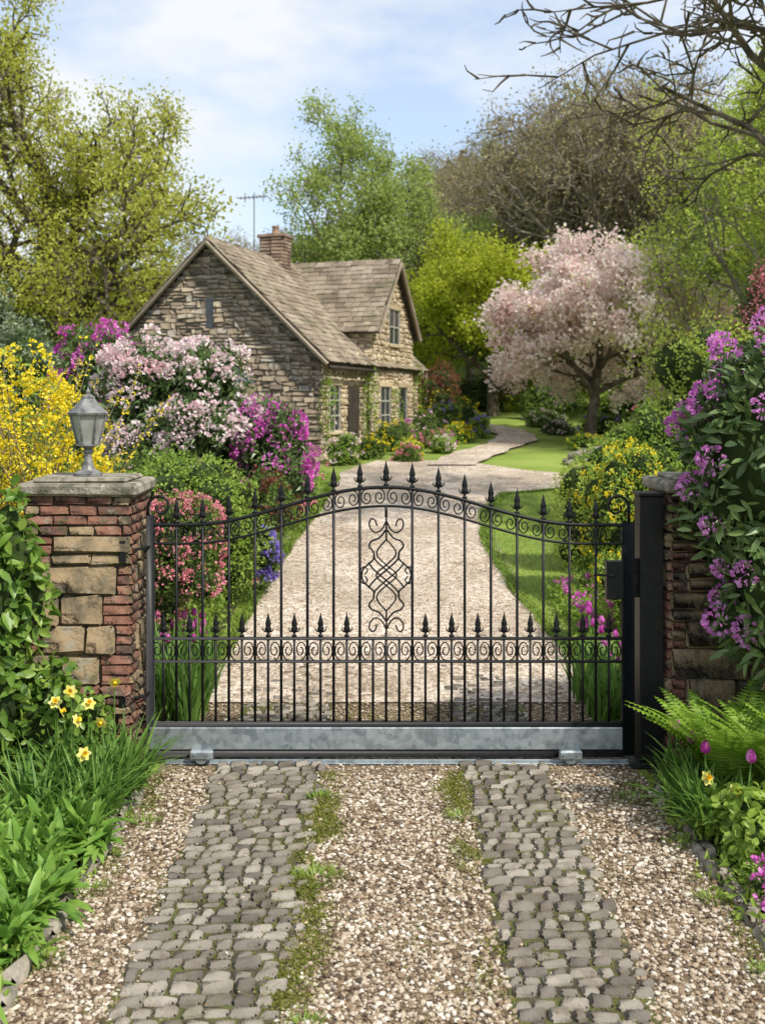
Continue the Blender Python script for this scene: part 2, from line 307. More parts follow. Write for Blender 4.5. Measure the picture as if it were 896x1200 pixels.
# fallen leaves and petals
g=Geo();n=260;x=rng.uniform(-1.6,1.8,n);y=rng.uniform(3.5,12,n)
cards(g,np.stack([x,y,Hh(x,y)+.045],1),rdir(n)*[1,1,.15],rdir(n,3),rng.uniform(.012,.028,n),rng.uniform(.008,.016,n),0)
g.build('fallen_leaves',M('dry_leaf',[(.12,.06,.025),(.3,.18,.07),(.5,.38,.2),(.75,.6,.55)],ns=3,isl=.9,rough=.8))
for (xa,nm) in((-1.70,1),(1.92,1)):
    g=Geo();y=-2;C=[];Hs=[]
    while y<7.2:
        d=rng.uniform(.14,.34);C.append([xa+rng.normal(0,.015),y+d/2,.02+rng.uniform(-.012,.012)]);Hs.append([rng.uniform(.045,.06),d/2-.01,.055]);y+=d
    C=np.array(C);blocks(g,C,Hs,b=.024,jit=.012,yaw=rng.normal(0,.07,len(C)));g.build('stone_edging',m_cap,True)
# ------------------------------------------------------------------ GATE
S=157.4;GY=7.62
def gp(x,y,dy=0): return [(x-448)/S,GY+dy,(895-y)/S]
gate=empty('sliding_iron_gate')
def bump(x):
    u=np.clip((np.asarray(x,float)-451)/232,-1,1);return .5*(1+np.cos(np.pi*u))
def ytop(x): return 615-44*bump(x)
def ylow(x): return 637-44*bump(x)
g=Geo();YR=[0,1,0]
r=.0105
for f,w in((ytop,.015),(ylow,.011)):
    X=np.linspace(176,735,70);tube(g,[gp(x,f(x)) for x in X],w,6,ref=YR)
box(g,*[ (172-448)/S,(181-448)/S ],GY-.022,GY+.022,(895-884)/S,(895-604)/S)
box(g,(728-448)/S,(742-448)/S,GY-.03,GY+.03,(895-884)/S,(895-612)/S)
for xc,sg in((188,-1),(722,1)):
    th=np.linspace(0,2.2*np.pi,28)
    rr=np.linspace(15,4,28)
    P=[gp(xc+sg*ro*np.cos(t)*.95,594-ro*np.sin(t)) for t,ro in zip(th,rr)]
    P=[gp(xc+sg*14,613)]+P
    tube(g,P,np.linspace(.013,.007,len(P)),6,ref=YR)
for yv,w in((748,.013),(775,.012)): box(g,(178-448)/S,(730-448)/S,GY-w,GY+w,(895-yv)/S-w*.8,(895-yv)/S+w*.8,b=.003)
box(g,(178-448)/S,(730-448)/S,GY-.02,GY+.02,(895-851)/S,(895-845)/S,b=.003)
box(g,(178-448)/S,(730-448)/S,GY-.025,GY+.025,(895-886)/S,(895-878)/S,b=.003)
bars=[207+30.65*i for i in range(17)];mids=[191.7+30.65*i for i in range(18)]
def finial(x,y,s=1.):
    c=gp(x,y);k=s/S
    lathe(g,[(.0,-1),(3.,0),(3.,2.2),(1.5,3),(1.5,5),(2.4,6.2),(4.0,8.6),(4.4,10.2),(3.0,12.2),(3.2,14),(3.7,16),(2.4,21),(1.1,26),(0,31)],c,8,sc3=(k,k*.55,k))
    for sg in(-1,1):
        tube(g,[np.array(c)+k*np.array(p) for p in([sg*1.5,0,6],[sg*4.5,0,7],[sg*6.6,0,9.2],[sg*6.2,0,12])],[.007*s,.007*s,.005*s,.0025*s],5,ref=YR)
for x in bars:
    if abs(x-452)<3:
        tube(g,[gp(x,ylow(x)),gp(x,606)],r,6);tube(g,[gp(x,742),gp(x,848)],r,6)
    else: tube(g,[gp(x,ytop(x)),gp(x,848)],r,6)
    tube(g,[gp(x,ytop(x)-4),gp(x,ytop(x)+2)],r,6)
    finial(x,ytop(x)-2,.98)
for x in mids:
    tube(g,[gp(x,747),gp(x,848)],r*.92,6)
    if abs(x-452)>25: finial(x,746,.95)
def spiral(xc,yc,rx,ry,sg,vs=1,turns=1.55):
    t=np.linspace(0,1,22);a=-np.pi/2+t*turns*2*np.pi;q=1-.78*t
    return [gp(xc+sg*rx*u*np.cos(b),yc+vs*ry*u*np.sin(b)) for b,u in zip(a,q)]
for x in mids:
    for sg in(-1,1):
        xc=x+sg*7.4
        if xc<184 or xc>727: continue
        yc=(ytop(xc)+ylow(xc))/2;tube(g,spiral(xc,yc,7.2,10,sg),.0052,5,ref=YR,cap=False)
        tube(g,spiral(xc,761.5,7.2,12,sg,-1),.0052,5,ref=YR,cap=False)
def orn(pts,rad=.0075,n=40):
    P=np.array(pts,float)
    Q=[];PP=np.vstack([2*P[0]-P[1],P,2*P[-1]-P[-2]])
    for i in range(len(P)-1):
        p0,p1,p2,p3=PP[i:i+4]
        for t in np.linspace(0,1,7)[:-1 if i<len(P)-2 else None]:
            Q.append(.5*((2*p1)+(-p0+p2)*t+(2*p0-5*p1+4*p2-p3)*t*t+(-p0+3*p1-3*p2+p3)*t**3))
    tube(g,[gp(a,b) for a,b in Q],rad,6,ref=YR)
cx=452.5
for s in(-1,1):
    for v in(0,1):
        fy=(lambda y:y) if v==0 else (lambda y:1348-y)
        m=lambda L:[(cx+s*a,fy(b)) for a,b in L]
        orn(m([(11,616),(13,610),(17,608),(20,613),(18,620),(12,624),(5,620),(0,610)]),.0065)
        orn(m([(0,620),(8,630),(17,634),(20,640),(15,647),(15,655),(20,660)]),.0075)
        orn(m([(15,650),(12,657),(0,668),(-14,680),(-21,689)]),.007)
        orn(m([(0,632),(10,644),(10,652),(0,662),(-10,670),(-12,674)]),.0065)
        orn(m([(20,660),(27,667),(29,674)]),.007)
        orn(m([(29,674),(30,668),(26,664),(22,668),(25,673)]),.0055)
    orn([(cx+s*12,674),(cx+s*12,674.5)],.0065)
orn([(cx,606),(cx,634)],.0075);orn([(cx,714),(cx,743)],.0075)
g.build('gate_ironwork',m_iron,True,gate)
g=Geo();box(g,(176-448)/S,(728-448)/S,GY-.032,GY+.032,(895-877)/S,(895-851)/S,b=.006);
g.build('galvanised_bottom_beam',m_galv,False,gate)
g=Geo();box(g,(195-448)/S,(735-448)/S,GY-.05,GY+.03,.012,.022,b=.003);box(g,(195-448)/S,(735-448)/S,GY-.02,GY,.02,.038,b=.003)
g.build('ground_track',m_galv,False,gate)
g=Geo()
for x in(238,666):
    c=(x-448)/S
    box(g,c-.085,c+.085,GY-.09,GY-.034,.055,.125,b=.012)
    tube(g,[[c,GY-.08,.07],[c,GY-.03,.07]],.045,16,ref=[0,0,1])
    for q in(-.05,.05): tube(g,[[c+q,GY-.1,.1],[c+q,GY-.085,.1]],.009,6,ref=[0,0,1])
g.build('roller_brackets',m_galv,False,gate)
g=Geo()
box(g,(709-448)/S,(729-448)/S,GY-.045,GY+.04,(895-701)/S,(895-657)/S,b=.006)
tube(g,[gp(716,672,-.05),gp(716,672,-.085),gp(712,672,-.09),gp(692,671,-.09)],.0085,8,ref=[0,0,1])
tube(g,[gp(719,686,-.045),gp(719,686,-.055)],.012,10,ref=[0,0,1]);box(g,(726-448)/S,(747-448)/S,GY-.02,GY+.02,(895-684)/S,(895-672)/S)
box(g,(740-448)/S,(748-448)/S,GY+.0,GY+.05,(895-700)/S,(895-655)/S)
g.build('gate_lock',m_iron,False,gate)
post=Geo();box(post,(747-448)/S,(774-448)/S,GY-.06,GY+.12,0,(895-581)/S,b=.006);box(post,(745-448)/S,(776-448)/S,GY-.073,GY+.133,(895-581)/S+.001,(895-577)/S,b=.006)
box(post,(735-448)/S,(790-448)/S,GY-.12,GY+.18,.0,.02,b=.004)
post.build('steel_gate_post',m_iron)
# ------------------------------------------------------------------ PILLARS
def pillar(x0,x1,y0,y1,zt):
    e=empty('brick_and_stone_gate_pillar')
    g=Geo();box(g,x0+.03,x1-.03,y0+.03,y1-.03,0,zt,b=.01);g.build('mortar_core',m_mort,False,e)
    gb=Geo();gs=Geo()
    def face(W,R,o):
        z=.0;i=0;bh=.072
        while z<zt-.02:
            top=z>zt-.3
            wide=W>.68
            lb=0 if wide and not (z>1.2) and i%2 else (.11 if i%2==0 else .2)
            rb=[.2,.1,.0,.22,.11][i%5]
            for k in range(3):
                zz=z+k*bh
                if zz+bh>zt+.02: continue
                segs=[]
                if top:
                    u=0 if (k+i)%2 else -.1
                    while u<W-.03:
                        w=rng.uniform(.19,.24);a=max(u,0);b_=min(u+w,W)
                        if W-b_<.06:b_=W
                        segs.append((a,b_));u=b_
                else:
                    if lb: segs.append((0,lb))
                    if rb: segs.append((W-rb,W))
                for a,b_ in segs:
                    st=rng.random()<(.15 if top else .1)
                    blocks(gs if st else gb,[[(a+b_)/2,.02-rng.uniform(0,.012),zz+bh/2]],[[(b_-a)/2-.004,.03,bh/2-.0045]],b=.009,jit=.005,R=R,o=o)
            if not top:
                a=lb;e_=W-rb
                hs=[3*bh] if rng.random()<.4 else ([1.2*bh,1.8*bh] if rng.random()<.6 else [bh*.9,bh*1.0,bh*1.1])
                z2=z
                for h in hs:
                    n=1 if (e_-a)<.25 else (rng.integers(1,3) if h>.12 else rng.integers(2,4))
                    cuts=np.linspace(a,e_,n+1);cuts[1:-1]+=rng.uniform(-.06,.06,max(n-1,0))
                    for p,q in zip(cuts[:-1],cuts[1:]):
                        isb=(h<.09 and rng.random()<.35)
                        blocks(gb if isb else gs,[[(p+q)/2,.012-rng.uniform(0,.014),z2+h/2]],[[(q-p)/2-.005,.04,h/2-.005]],b=.014,jit=.008,R=R,o=o)
                    z2+=h
            z+=3*bh;i+=1
    W=x1-x0;D=y1-y0
    face(W,[[1,0,0],[0,1,0],[0,0,1]],(x0,y0,0))
    face(W,[[-1,0,0],[0,-1,0],[0,0,1]],(x1,y1,0))
    face(D,[[0,1,0],[-1,0,0],[0,0,1]],(x1,y0,0))
    face(D,[[0,-1,0],[1,0,0],[0,0,1]],(x0,y1,0))
    gb.build('brickwork',m_brick,True,e);gs.build('stonework',m_pst,True,e)
    g=Geo();zc=zt+.003
    blocks(g,[[(x0+x1)/2,(y0+y1)/2,zc+.045]],[[W/2+.05,D/2+.05,.045]],b=.02,jit=.006)
    blocks(g,[[(x0+x1)/2,(y0+y1)/2,zc+.105]],[[W/2-.04,D/2-.04,.02]],b=.02,jit=.004)
    g.build('coping_slab',m_cap,False,e)
    return e
PT=(895-578)/S
pillar((42-448)/S,(162-448)/S,7.4,8.0,PT)
pillar((782-448)/S,(905-448)/S,7.55,8.15,PT)
e=empty('pillar_lantern');lx,ly,lz=(101-448)/S,7.68,PT+.128
g=Geo()
lathe(g,[(0,0),(.105,0),(.105,.018),(.085,.03),(.055,.045),(.04,.08),(.028,.13),(.026,.16),(.04,.175),(.04,.19),(.028,.2),(.05,.215),(.083,.225),(.083,.238),(0,.238)],(lx,ly,lz),20)
lathe(g,[(.145,.455),(.15,.47),(.12,.495),(.085,.53),(.06,.56),(.05,.575),(.05,.59),(.03,.6),(.014,.612),(.018,.63),(.008,.645),(0,.67)],(lx,ly,lz),6,rot=.26)
lathe(g,[(0,.45),(.14,.45),(.145,.456)],(lx,ly,lz),6,rot=.26)
for k in range(6):
    a=k*math.pi/3+.26
    tube(g,[[lx+.078*math.cos(a),ly+.078*math.sin(a),lz+.235],[lx+.13*math.cos(a),ly+.13*math.sin(a),lz+.455]],.009,5)
g.build('lantern_frame',m_pewter,False,e)
g=Geo();lathe(g,[(.072,.237),(.124,.452)],(lx,ly,lz),6,rot=.26);g.build('lantern_glass',m_lglass,False,e)
g=Geo();lathe(g,[(0,.24),(.02,.24),(.02,.33),(.012,.36),(0,.37)],(lx,ly,lz),10);g.build('candle_lamp',m_frame,True,e)
g=Geo()
for y in(640,810):
    box(g,(150-448)/S,(158-448)/S,7.36,7.4,(895-y-12)/S,(895-y+12)/S);tube(g,[[(154-448)/S,7.37,(895-y)/S],[(172-448)/S,7.5,(895-y)/S],[(176-448)/S,7.6,(895-y)/S]],.01,6)
g.build('hinge_brackets',m_iron,False,gate)
# ------------------------------------------------------------------ COTTAGE
ang=-math.radians(18.5)
CM=Matrix.Translation((-1.5,25,0))@Matrix.Rotation(ang,4,'Z')
cot=empty('stone_cottage',CM)
W=6.06;Ln=8.2;ZE=3.85;ZR=6.72;Z0=.9
g=Geo()
pent=lambda y:[(-W,y,Z0),(0,y,Z0),(0,y,ZE),(-W/2,y,ZR-.06),(-W,y,ZE)]
V=pent(0)+pent(Ln);g.add(V,[[0,1,2,3,4]])
for F in([[9,8,7,6,5]],):
    g.l.append((np.array(F)+0).ravel());g.n.append(np.array([5]));g.m.append(np.array([0]))
F=np.array([[1,6,7,2],[0,4,9,5]]);g.l.append(F.ravel());g.n.append(np.array([4,4]));g.m.append(np.array([0,0]))
w0,w1=3.35,7.05;wc=(w0+w1)/2;WE=4.72;WX=.16
V=[(WX,w0,Z0),(WX,w1,Z0),(WX,w1,WE),(WX,wc,ZR-.1),(WX,w0,WE),(-3,w0,Z0),(-3,w1,Z0),(-3,w1,WE),(-3,wc,ZR-.1),(-3,w0,WE)]
o=g.o;g.add(V,[[0,1,2,3,4]])
F=np.array([[0,4,9,5],[1,6,7,2]])+o;g.l.append(F.ravel());g.n.append(np.array([4,4]));g.m.append(np.array([0,0]))
g.build('wall_core',m_wm,False,cot)
def wall(g,rng_u,z0,z1,excl,R,o,ch=(.08,.2),bl=(.1,.4),th=.04,mi=0):
    z=z0
    while z<z1:
        h=rng.uniform(*ch);ua,ub=rng_u(z+h/2)
        u=ua
        while u<ub-.03:
            l=rng.uniform(*bl)*(1.2 if h<.14 else 1)
            if ub-u-l<.12:l=ub-u
            uu,ul=u,u+l;u=ul
            skip=False
            for(a,b,c,d) in excl:
                if z+h>c+.02 and z<d-.02 and ul>a and uu<b:
                    if uu<a-.06: ul=a
                    elif ul>b+.06: uu=b
                    else: skip=True
            if skip or ul-uu<.04: continue
            parts=[(z,h)] if (h<.15 or rng.random()<.6) else [(z,h*.45),(z+h*.45,h*.55)]
            for zp,hp in parts:
                dz=rng.normal(0,.01)
                blocks(g,[[(uu+ul)/2,-rng.uniform(-.004,.02),zp+hp/2+dz]],[[(ul-uu)/2-rng.uniform(.004,.014),th,hp/2-rng.uniform(.003,.011)]],b=.018,jit=.014,R=R,o=o,mi=mi)
        z+=h
def ug(z):
    if z<ZE: return (0,W)
    t=(z-ZE)/(ZR-ZE)*W/2;return (t,W-t)
g=Geo();wall(g,ug,Z0,ZR-.12,[(2.93,3.13,4.55,5.3)],[[1,0,0],[0,1,0],[0,0,1]],(-W,0,0));g.build('gable_stonework',m_wst,True,cot)
g=Geo()
ex=[(.45,1.2,1.95,3.1),(1.75,2.65,1.0,3.05)]
RS=[[0,1,0],[-1,0,0],[0,0,1]]
wall(g,lambda z:(0,w0),Z0,ZE-.05,ex,RS,(0,0,0));wall(g,lambda z:(w1,Ln),Z0,ZE-.05,[],RS,(0,0,0))
def uw(z):
    if z<WE:return(0,w1-w0)
    t=(z-WE)/(ZR-WE)*(w1-w0)/2;return(t,w1-w0-t)
exw=[(1.35,2.35,4.35,5.35),(.6,1.5,1.9,3.1),(2.3,3.1,1.1,3.1)]
wall(g,uw,Z0,ZR-.2,exw,RS,(WX,w0,0))
wall(g,lambda z:(0,3.1),ZE-1.2,WE,[],[[1,0,0],[0,1,0],[0,0,1]],(WX-3.1,w0,0))
g.build('front_stonework',m_wst2,True,cot)
gf=Geo();gg=Geo();gw=Geo()
def win(x,y0,y1,z0,z1,nv=2,nh=2,door=False):
    box(gg,x+.004,x+.012,y0,y1,z0,z1,b=.001)
    for a,b in((y0,y0+.05),(y1-.05,y1)): box(gf,x+.013,x+.05,a,b,z0,z1,b=.003)
    for k in range(nv+1):
        z=z0+(z1-z0)*k/nv;box(gf,x+.014,x+.048,y0+.051,y1-.051,z-.022,z+.022,b=.003)
    for k in range(1,nh):
        y=y0+(y1-y0)*k/nh;box(gf,x+.015,x+.046,y-.018,y+.018,z0+.03,z1-.03,b=.003)
    box(gw,x-.02,x+.075,y0-.1,y1+.1,z1+.002,z1+.14,b=.01)
    if not door: box(gw,x-.02,x+.1,y0-.06,y1+.06,z0-.09,z0-.002,b=.01)
win(0,.45,1.2,1.95,3.1,3,2)
win(WX,w0+1.35,w0+2.35,4.35,5.35,2,2);win(WX,w0+.6,w0+1.5,1.9,3.1,3,2);win(WX,w0+2.3,w0+3.1,1.1,3.1,2,1,True)
gg.build('window_glass',m_glass,False,cot);gf.build('window_frames',m_frame,False,cot);gw.build('lintels_and_sills',m_wst2,False,cot)
g=Geo();box(g,.005,.03,1.75,2.65,1.0,3.05,b=.003)
for k in range(5): box(g,.032,.045,1.77+k*.176,1.77+k*.176+.165,1.05,3.0,b=.004)
g.build('front_door',m_wood,False,cot)
g=Geo();box(g,-3.13,-2.93,-.012,-.004,4.55,5.3,b=.001);g.build('slit_window',m_glass,False,cot)
gt=Geo();gs=Geo()
def slope(p0,ud,vd,Lu,Lv,clip=None):
    p0=np.array(p0,float);ud=nrm(ud);vd=nrm(vd);nd=np.cross(ud,vd);
    if nd[2]<0: nd=-nd
    R=[ud,vd,nd]
    blocks(gs,[[Lu/2,Lv/2,0.02]],[[Lu/2,Lv/2,.035]],b=.005,R=R,o=p0)
    C=[];Hs=[];v=0;c=.2
    while v<Lv:
        u=-rng.uniform(0,.2)
        while u<Lu:
            w=rng.uniform(.17,.34);a=max(u,0);b_=min(u+w,Lu)
            if b_-a>.04: C.append([(a+b_)/2,min(v+.11,Lv-.02)+rng.normal(0,.008),.078+rng.uniform(0,.016)]);Hs.append([(b_-a)/2-.006,.135,.015])
            u+=w
        v+=c
    n=len(C);blocks(gt,C,Hs,b=.007,jit=.006,R=R,o=p0,tilt=np.stack([rng.normal(0,.012,n),np.full(n,-.1)],1))
ov=.2;sl=math.atan2(ZR-ZE,W/2);c_,s_=math.cos(sl),math.sin(sl);LV=(W/2)/c_+.35
slope((.35*c_,-ov,ZE-.35*s_),(0,1,0),(-c_,0,s_),Ln+2*ov,LV)
slope((-W-.35*c_,-ov,ZE-.35*s_),(0,1,0),(c_,0,s_),Ln+2*ov,LV)
hw=(w1-w0)/2;sl2=math.atan2(ZR-WE,hw);c2,s2=math.cos(sl2),math.sin(sl2);LV2=hw/c2+.22
slope((-2.98,w0-.22*c2,WE-.22*s2),(1,0,0),(0,c2,s2),3.0+WX+.22,LV2)
slope((-2.98,w1+.22*c2,WE-.22*s2),(1,0,0),(0,-c2,s2),3.0+WX+.22,LV2)
gs.build('roof_boards',m_wood,False,cot);gt.build('stone_roof_tiles',m_tile,False,cot)
g=Geo()
for k in range(26):
    y=-ov+k*(Ln+2*ov)/26;tube(g,[[-W/2,y+.005,ZR+.05],[-W/2,y+.32,ZR+.05]],.085,8,ref=[1,0,0])
for k in range(10):
    x=-2.9+k*.325;tube(g,[[x,wc,ZR+.03],[x+.315,wc,ZR+.03]],.08,8,ref=[0,1,0])
g.build('ridge_tiles',m_tile,True,cot)
g=Geo()
for sg in(-1,1):
    a=np.array([-W/2+sg*(W/2+.35*c_),-ov-.02,ZE-.35*s_-.02]);b=np.array([-W/2,-ov-.02,ZR-.02]);tube(g,[a,b],.05,4,ref=YR)
    a=np.array([WX+.25,wc+sg*(hw+.22*c2),WE-.22*s2]);b=np.array([WX+.25,wc,ZR]);tube(g,[a,b],.06,4,ref=[1,0,0])
g.build('barge_boards',m_tile,False,cot)
g=Geo()
tube(g,[[.32,-.2,ZE-.33],[.32,w0-.05,ZE-.33]],.05,8);tube(g,[[.2,w0-.12,ZE-.35],[.09,w0-.12,ZE-.6],[.09,w0-.12,1.1]],.035,8)
g.build('gutter',m_wood,True,cot)
g=Geo();cx0,cy0=-W/2,4.0
for k in range(12):
    z=ZR-.5+k*.1
    for(ax,L) in((0,.34),(1,.3)):
        for sg in(-1,1):
            for m in(-1,1):
                if ax==0: c=[cx0+m*L/2,cy0+sg*.29,z+.05];h=[L/2-.006,.06,.044]
                else: c=[cx0+sg*.34,cy0+m*L/2*.8,z+.05];h=[.06,L/2*.8-.006,.044]
                blocks(g,[c],[h],b=.012,jit=.008)
box(g,cx0-.42,cx0+.42,cy0-.37,cy0+.37,ZR+.7,ZR+.79,b=.015);box(g,cx0-.32,cx0+.32,cy0-.27,cy0+.27,ZR-.6,ZR+.71,b=.01)
g.build('chimney_stack',M('chimney_brick',[(.1,.065,.05),(.19,.125,.09),(.27,.21,.15)],rough=.95,ns=6,isl=.6,stain=[((.07,.06,.05),3,.5,.6)]),True,cot)
g=Geo()
lathe(g,[(.11,.78),(.13,.84),(.1,.88),(.09,1.0),(.11,1.02),(.11,1.06),(.07,1.06),(.07,.9)],(cx0,cy0,ZR),12)
g.build('chimney_pots',m_pot,True,cot)
g=Geo();ax,ay=-4.0,4.6
tube(g,[[ax,ay,5.2],[ax,ay,8.9]],.02,6)
tube(g,[[ax-.55,ay,8.8],[ax+.45,ay,8.8]],.014,5)
for k in range(8): tube(g,[[ax-.5+k*.13,ay-.22,8.8],[ax-.5+k*.13,ay+.22,8.8]],.01,4)
for k in range(3): tube(g,[[ax-.3+k*.3,ay,8.65],[ax-.3+k*.3,ay,8.95]],.012,4)
g.build('tv_antenna',m_pewter,False,cot)
gt=Geo()
R=[nrm([.8,0,-.6]),[0,1,0],nrm([.6,0,.8])]
blocks(gt,[[.85,-.55,0]],[[.9,.5,.05]],b=.01,R=R,o=(-3.2,0,4.15));
for k in range(8): blocks(gt,[[.1+k*.22,-.55,.07]],[[.115,.52,.012]],b=.004,R=R,o=(-3.2,0,4.15))
gt.build('lean_to_roof',m_slate,False,cot)
g=Geo();box(g,-3.0,-1.75,-.95,-.05,Z0,3.15,b=.02);g.build('lean_to_wall',m_wst,False,cot)
# ------------------------------------------------------------------ PLANTS
def lobes_auto(c,r,n=9,k=.5):
    c=np.array(c,float);r=np.array(r,float);L=[(c,r*.72)]
    for i in range(n):
        d=rdir(1,.35)[0];L.append((c+d*r*(1-k*.95)*rng.uniform(.9,1.12),r*k*rng.uniform(.65,1.2)))
    return L
def ell_pts(L,n,r0=.72,r1=1.08):
    w=np.array([np.prod(r)**(2/3) for c,r in L]);w/=w.sum();idx=rng.choice(len(L),n,p=w)
    Cc=np.array([L[i][0] for i in idx]);Rr=np.array([L[i][1] for i in idx])
    d=rdir(n);q=rng.uniform(r0,r1,n)*(1+.1*np.sin(d[:,0]*7+idx)+.1*np.sin(d[:,2]*9+idx*2)+.07*np.sin(d[:,1]*17+idx))
    P=Cc+d*Rr*q[:,None];keep=P[:,2]>Hh(P[:,0],P[:,1])+.02
    for c,r in L:
        keep&=(((P-c)/r)**2).sum(1)>.6
    nn=nrm(d/Rr);return P[keep],nn[keep]
def bush(name,c,r,nleaf,Ls,Ws,mat,nl=9,k=.5,flowers=None,core=True,big=False,parent=None,lobes=None,droop=.2,ps=1.,zb=.1):
    L=lobes or lobes_auto(c,r,nl,k)
    P,n=ell_pts(L,nleaf)
    m=len(P);g=Geo();D=nrm(np.cross(n,rdir(m))+n*rng.uniform(.1,1.,(m,1))+[0,0,zb]);N=nrm(n+rdir(m)*.5+[0,0,.4])
    s=rng.uniform(.65,1.3,m)
    if big: bigleaf(g,P,D,N,Ls*s,Ws*s,droop=droop)
    else: cards(g,P,D,N,Ls*s,Ws*s)
    mats=[mat,m_core]
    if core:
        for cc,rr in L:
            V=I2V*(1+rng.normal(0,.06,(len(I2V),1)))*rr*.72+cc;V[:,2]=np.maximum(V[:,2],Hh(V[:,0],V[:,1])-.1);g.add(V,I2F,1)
    if flowers:
        for fi,(fm,nf,fr,kp,zlo) in enumerate(flowers):
            P,n=ell_pts(L,nf*5,1.0,1.12)
            ok=np.ones(len(P),bool)
            for c_0,r_0 in L: ok&=(((P-c_0)/r_0)**2).sum(1)>.95
            P=P[ok];n=n[ok];kk=(n[:,2]>zlo);P=P[kk][:nf];n=n[kk][:nf];q=len(P)
            mats.append(fm);fs=np.repeat(rng.uniform(.6,1.2,q),kp)*fr
            Pf=np.repeat(P,kp,0);nf_=np.repeat(n,kp,0);d=nrm(rdir(q*kp)+nf_*.7)
            cards(g,Pf+d*(fs*(1.15-.8*ps))[:,None],nrm(d+rdir(q*kp)*.5),nrm(d+rdir(q*kp)*.9),fs*ps*rng.uniform(.6,1,q*kp),fs*ps*.75,2+fi,fold=.1,m=.6)
    return g.build(name,mats,big,parent)
def gz(x,y): return float(Hh(x,y))
def tree(name,x,y,h,w,mat,bark=m_bark,tr=.3,ch=(9,6,5,4),gnarl=.18,upb=(.05,.06,.04,.02),t0=.3,angs=(.95,.8,.8,.8),ratio=(.62,.6,.55,.5),leafn=12,ls=.16,sig=.25,obj=True,lean=(0,0),parent=None,extra=None,wy=None,droop=0):
    rs=rng;br=[];tips=[]
    ml=len(ch)
    def grow(p,d,L,r,lev):
        n=6 if lev==0 else (5 if lev==1 else 3)
        pts=[p];rad=[r];ds=[d]
        for i in range(n):
            gn=gnarl*(.4 if lev==0 else 1)
            d=d+rs.normal(0,gn,3);d[2]+=upb[min(lev,3)]-droop*(lev>1);d=d/np.linalg.norm(d)
            p=p+d*L/n;pts.append(p);rad.append(r*(1-.72*(i+1)/n));ds.append(d)
        br.append((np.array(pts),np.array(rad),lev))
        if lev==ml: tips.extend(pts[1:]);return
        k=ch[lev];a0=rs.uniform(0,6.28)
        for j in range(k):
            t=(t0 if lev==0 else .25)+(1-(t0 if lev==0 else .25))*((j+rs.uniform(.2,1))/k);t=min(t,.999)
            f=t*n;ii=int(f);q=pts[ii]+(pts[ii+1]-pts[ii])*(f-ii);dd=ds[ii+1]
            ref=np.array([1,0,0]) if abs(dd[0])<.8 else np.array([0,1,0])
            A=nrm(np.cross(dd,ref));B=np.cross(dd,A);az=a0+j*2.4
            an=angs[min(lev,3)]*rs.uniform(.75,1.2)*(1-.35*t if lev==0 else 1)
            d2=dd*math.cos(an)+(A*math.cos(az)+B*math.sin(az))*math.sin(an)
            grow(q,d2,L*ratio[min(lev,3)]*rs.uniform(.75,1.15)*(1.15-.4*t),max(rad[ii]*.62,.0015),lev+1)
    grow(np.zeros(3),nrm(np.array([lean[0],lean[1],1.])),1.,tr/h,0)
    T=np.array(tips);lo=np.percentile(T,1,0);hi=np.percentile(T,99,0)
    sz=h/hi[2];sx=w/(hi[0]-lo[0]);sy=(wy or w)/(hi[1]-lo[1]);Sv=np.array([sx,sy,sz]);g=Geo()
    base=np.array([x,y,gz(x,y)-.1]) if obj else np.zeros(3)
    sides=[9,7,5,4,3]
    for P,R_,lev in br: tube(g,P*Sv+base,np.maximum(R_*h*1.5,.006),sides[min(lev,4)],0,cap=False)
    P=T*Sv+base
    if leafn>0:
        C=np.repeat(P,leafn,0);C=C+rng.normal(0,sig,C.shape);m=len(C)
        cards(g,C,rdir(m,-.2),rdir(m,.8),ls*rng.uniform(.6,1.3,m),ls*.62*rng.uniform(.7,1.2,m),1)
    mats=[bark,mat]
    if extra:
        em,en,es,esig=extra;C=np.repeat(P,en,0);C=C+rng.normal(0,esig,C.shape);m=len(C);cards(g,C,rdir(m),rdir(m,.5),es*rng.uniform(.6,1.3,m),es*.8,2,m=.55);mats.append(em)
    return g.build(name,mats,False,parent,obj=obj)
rng=np.random.default_rng(5)
tree('oak_tree',-12.1,38,15.9,12.6,L_oak,tr=.5,ch=(11,7,6,4),gnarl=.25,t0=.24,leafn=9,ls=.16,sig=.28,angs=(1.15,.85,.8,.8),ratio=(.75,.6,.5,.5))
tree('ash_tree',-.5,48,13.6,8.4,L_mid,bark=m_barkl,tr=.3,ch=(10,7,5,4),t0=.25,leafn=9,ls=.18,sig=.3)
tree('maple_tree',4.4,41,6.9,6.8,L_yel,tr=.18,ch=(10,7,5,3),t0=.12,leafn=12,ls=.16,sig=.25,angs=(1.35,.9,.8,.8),ratio=(.85,.6,.5,.5))
rng=np.random.default_rng(21)
tree('cherry_blossom_tree',6.1,30,6.1,7.0,L_lime,tr=.13,ch=(10,6,5,4),t0=.2,leafn=1,ls=.09,sig=.15,gnarl=.2,angs=(1.2,.85,.8,.8),ratio=(.85,.62,.5,.5),extra=(F_chr,11,.13,.14))
tree('birch_tree',9.9,27,11.4,6.4,L_lime,bark=m_barkl,tr=.14,ch=(14,7,5,3),t0=.15,leafn=8,ls=.11,sig=.22,droop=.05,angs=(.8,.8,.8,.8))
tree('bare_oak_tree',8.3,14.5,11.8,8.0,L_oak,tr=.16,ch=(9,7,5,3),gnarl=.3,t0=.6,leafn=0,angs=(1.1,.9,.8,.8),ratio=(.6,.6,.5,.5))
tree('copper_plum_tree',8.9,19,5.2,3.2,L_red,tr=.08,ch=(8,5,4,3),t0=.2,leafn=3,ls=.09,sig=.15,extra=(F_pnk,5,.07,.12))
